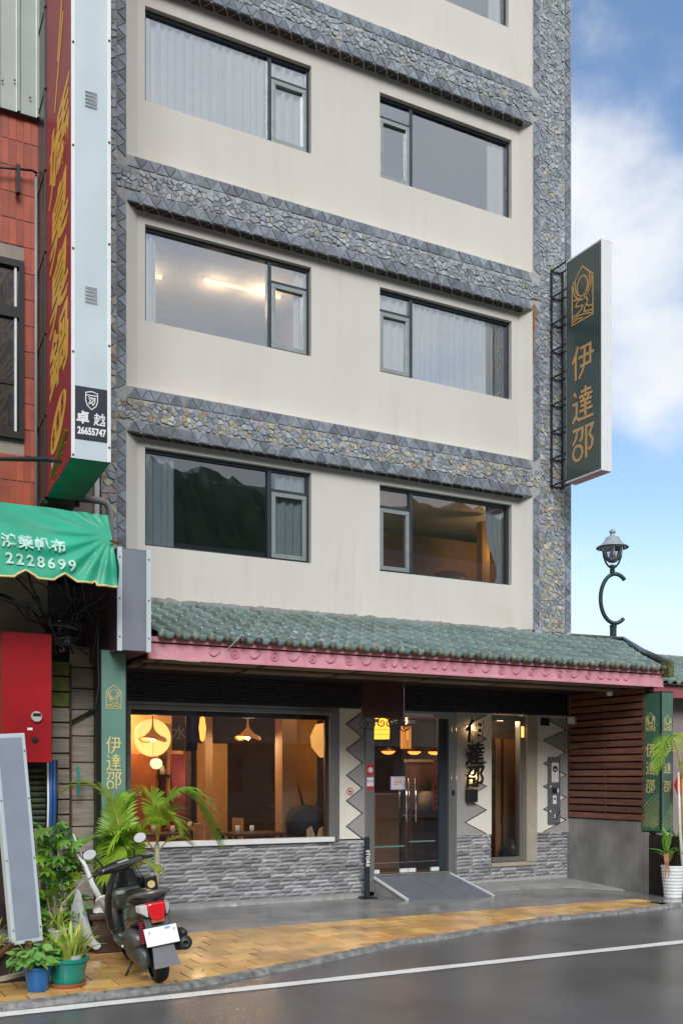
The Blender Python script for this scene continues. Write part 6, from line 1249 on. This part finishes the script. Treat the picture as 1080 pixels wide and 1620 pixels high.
MB().loft([ringxz(.5,.27,.14,.07,16,4), ringxz(.6,.26,.165,.045,16,5), ringxz(.95,.26,.175,.045,16,5), ringxz(1.02,.29,.17,.05,16,5)]).build('floorboard', MT['scoot_g'], SC, smooth=True)
MB().box(-.11,.60,.306,.11,.93,.312).build('floor_mat', mat('grey floor mat', (.12,.135,.13), .5), SC)
MB().loft([ringxy(.26,1.03,.15,.05), ringxy(.36,1.06,.19,.06), ringxy(.50,1.06,.205,.07), ringxy(.65,1.04,.19,.075), ringxy(.78,1.00,.155,.075), ringxy(.88,.98,.11,.07), ringxy(.95,.96,.09,.06)]).build('leg_shield', MT['scoot'], SC, smooth=True)
MB().loft([ringxy(.52,.965,.10,.03,16,4), ringxy(.56,.955,.14,.05,16,4), ringxy(.68,.94,.14,.055,16,4), ringxy(.73,.95,.12,.03,16,4)]).build('inner_compartment', MT['scoot_g'], SC, smooth=True)
MB().lathe([(0,-.012),(.035,-.01),(.04,0),(.04,.03)], (-.07,.905,.69), 16, 'z').build('cup_lid', mat('grey cap', (.3,.33,.32), .4), SC); 
hb_ = MB().box(.16,.90,.62,.28,1.00,.80).build('side_box', MT['blackp'], SC, bevel=.012); MB().lathe([(.012,-.005),(.034,-.006),(.036,0),(0,0)], (.22,.899,.72), 20, 'y').build('pale_ring', MT['gold2'], hb_)
MB().loft([[(x, y+.94, z+.97) for y, z in [(.10*math.cos(a)*(1-abs(x)*2.1), .062*math.sin(a)*(1-abs(x)*1.6)+.012) for a in [k*math.pi/8 for k in range(16)]]] for x in (-.27,-.22,-.12,-.05,.05,.12,.22,.27)]).build('handlebar_cowl', MT['scoot'], SC, smooth=True)
MB().obox((0,.90,1.027), (.13,.07,.008), Matrix.Rotation(R(12), 3, 'X')).build('instrument_panel', mat('instrument face', (.38,.40,.38), .25, bump=0), SC, bevel=.003)
for s in (-1, 1):
    MB().tube([(s*.25,.93,.985),(s*.36,.88,.975)], .018, 12).build('grip', MT['rubber'], SC, smooth=True)
    MB().tube([(s*.24,.98,.98),(s*.30,.98,.97),(s*.40,.93,.955)], .006, 6).build('brake_lever', MT['alu'], SC, smooth=True)
    mo_ = MB().tube([(s*.19,.95,1.0),(s*.22,.97,1.09),(s*.27,.96,1.15)], .009, 8).build('mirror_stalk', MT['black'], SC, smooth=True)
    MB().lathe([(0,.03),(.055,.022),(.066,.0),(.062,-.006)], (s*.31,.955,1.185), 24, 'y', sx=1.25, sy=.82).build('mirror_shell', MT['blackp'], mo_, smooth=True); MB().lathe([(0,-.007),(.060,-.007)], (s*.31,.955,1.185), 24, 'y', sx=1.25, sy=.82).build('mirror_glass', MT['clear_l'], mo_)
MB().loft([ringxz(1.02,.48,.06,.03,12), ringxz(1.15,.485,.07,.03,12), ringxz(1.3,.44,.065,.04,12), ringxz(1.42,.36,.04,.03,12)]).build('front_fender', MT['scoot'], SC, smooth=True)
MB().tube([(-.07,1.2,.23),(-.07,1.08,.6)], .016, 8).tube([(.07,1.2,.23),(.07,1.08,.6)], .016, 8).build('fork', MT['black'], SC)
MB().tube([(-.10,.42,.17),(-.17,.40,.08),(-.235,.38,-.02)], .010, 8).build('kickstand', MT['black'], SC, smooth=True)
MB().tube([(-.13,.60,.24),(-.17,.56,.26)], .012, 8).build('footpeg', MT['chrome'], SC)
# small litter and a fallen leaf or two on the wet paving
for i, (x, y) in enumerate(((-1.05,-3.7),(-.35,-4.25),(-1.32,-4.12),(.35,-3.9))):
    tag(place('fallen_leaf', leaf_mb(.05,.025,.3,.3).mesh('fallen_leaf', MT['terra']), None, (x, y, -.040), rot=(0,0,i*1.3)), ['fallen leaf behind the kickstand of the scooter','fallen leaf just right of the scooter rear wheel','fallen leaf between the teal pot and the scooter','fallen leaf on the open ochre paving right of the scooter'][i], 'leaf')
IP = thing('indoor_plant', 'dark spiky plant in a pale round pot behind the right door leaf', 'potted plant', (6.38, 2.6, .9))
MB().lathe([(0,0),(.10,.0),(.17,.15),(.15,.3),(.1,.33)], (6.39, 2.6, 1.05), 18).build('pot', MT['pot_w'], IP, smooth=True); blades(IP, 6.39, 2.6, 1.36, 34, .30, .02, MT['leaf_d'], 77, .04, .9)
tag(MB().box(6.2, 2.4, .1, 6.6, 2.8, 1.05).build('plant_stand', MT['wood_d']), 'dark stand under the indoor plant behind the door', 'stand')

sg = random.Random(55)
for k in range(9):
    x = .3+sg.uniform(0, .06)+k*.2; hh = sg.uniform(.08, .2); rr = sg.uniform(.025, .05); mm = ('pot_w','terra','wood_d','blue','paper','brown','wood')[k % 7]
    tag(MB().lathe([(0,0),(rr,0),(rr*1.15,hh*.5),(rr*.6,hh*.85),(rr*.7,hh),(0,hh)], (x, 3.25, 1.67 if k % 2 else 1.05), 12).build('vase', MT[mm], smooth=True), ['cream','terracotta','dark wooden','blue','pale paper','dark red brown','light timber','tall cream','tall terracotta'][k]+' vase on the '+('upper' if k % 2 else 'lower')+' alcove rail, number '+['one','two','three','four','five','six','seven','eight','nine'][k]+' from the left', 'vase')

# more furnishings deep in the shop
tag(MB().box(1.78, 2.9, .1, 2.0, 3.0, 2.0).build('red_drape', mat('plum drape', (.16,.02,.03), .7)), 'dark red drape standing behind the middle table of the shop', 'drape')
tag(MB().box(.62, 3.28, 1.75, .80, 3.30, 2.05).build('picture', MT['black']), 'small dark framed picture on the amber alcove wall', 'picture')
ST = thing('indoor_palm', 'dark leafy plant behind the glass at the right end of the shop window', 'potted plant', (3.15, 1.1, .1))
MB().lathe([(0,0),(.12,0),(.15,.3),(.14,.3)], (3.35, 1.1, .1), 16).build('pot', MT['brown'], ST); blades(ST, 3.35, 1.1, .4, 34, 1.25, .05, MT['leaf_d'], 91, .05, .7, .8)
for i, (x, y, z) in enumerate(((1.0,1.4,.84),(1.25,1.3,.84),(1.9,2.4,.84),(2.3,.9,.84),(2.1,.95,.84))):
    tag(MB().lathe([(0,0),(.03,0),(.035,.05),(.03,.10),(.026,.10),(.02,.02)], (x, y, z), 12).build('cup', MT['paper'], smooth=True), ['white cup at the centre of the nearest left table','white cup near the right edge of the nearest left table','white cup on the back table','white cup at the centre of the middle table','white cup near the left edge of the middle table'][i], 'cup')
# sagging cables from the tiled building to the hotel
SQ = Matrix.Translation((-.02,.95,.90)) @ Matrix.Rotation(R(20), 4, 'Z') @ Matrix.Rotation(R(-7), 4, 'Y') @ Matrix.Diagonal((.86,1,.92,1)) @ Matrix.Translation((0,-.95,-.93))
def steer(o):
    if o.data and o.type == 'MESH': o.data.transform(SQ)
    for c in o.children: steer(c)
for o in list(SC.children):
    if o.name.split('.')[0] in ('handlebar_cowl', 'instrument_panel', 'grip', 'brake_lever', 'mirror_stalk'): steer(o)
MB().tube([(-.12,.90,.94),(-.10,.86,.80),(-.06,.92,.62)], .005, 5).tube([(.10,.92,.95),(.14,.88,.82),(.12,.94,.66)], .005, 5).build('control_cables', MT['black'], SC)
MB().tube([(-.13,-.18,.60),(-.165,.1,.58),(-.165,.32,.52)], .003, 5).tube([(.13,-.18,.60),(.165,.1,.58),(.165,.32,.52)], .003, 5).build('body_seam', MT['black'], SC)
for x in (-.10, .10): MB().lathe([(0,-.006),(.007,-.005),(.007,0)], (x, -.345, .50), 8, 'y').build('plate_bolt', MT['chrome'], SC)
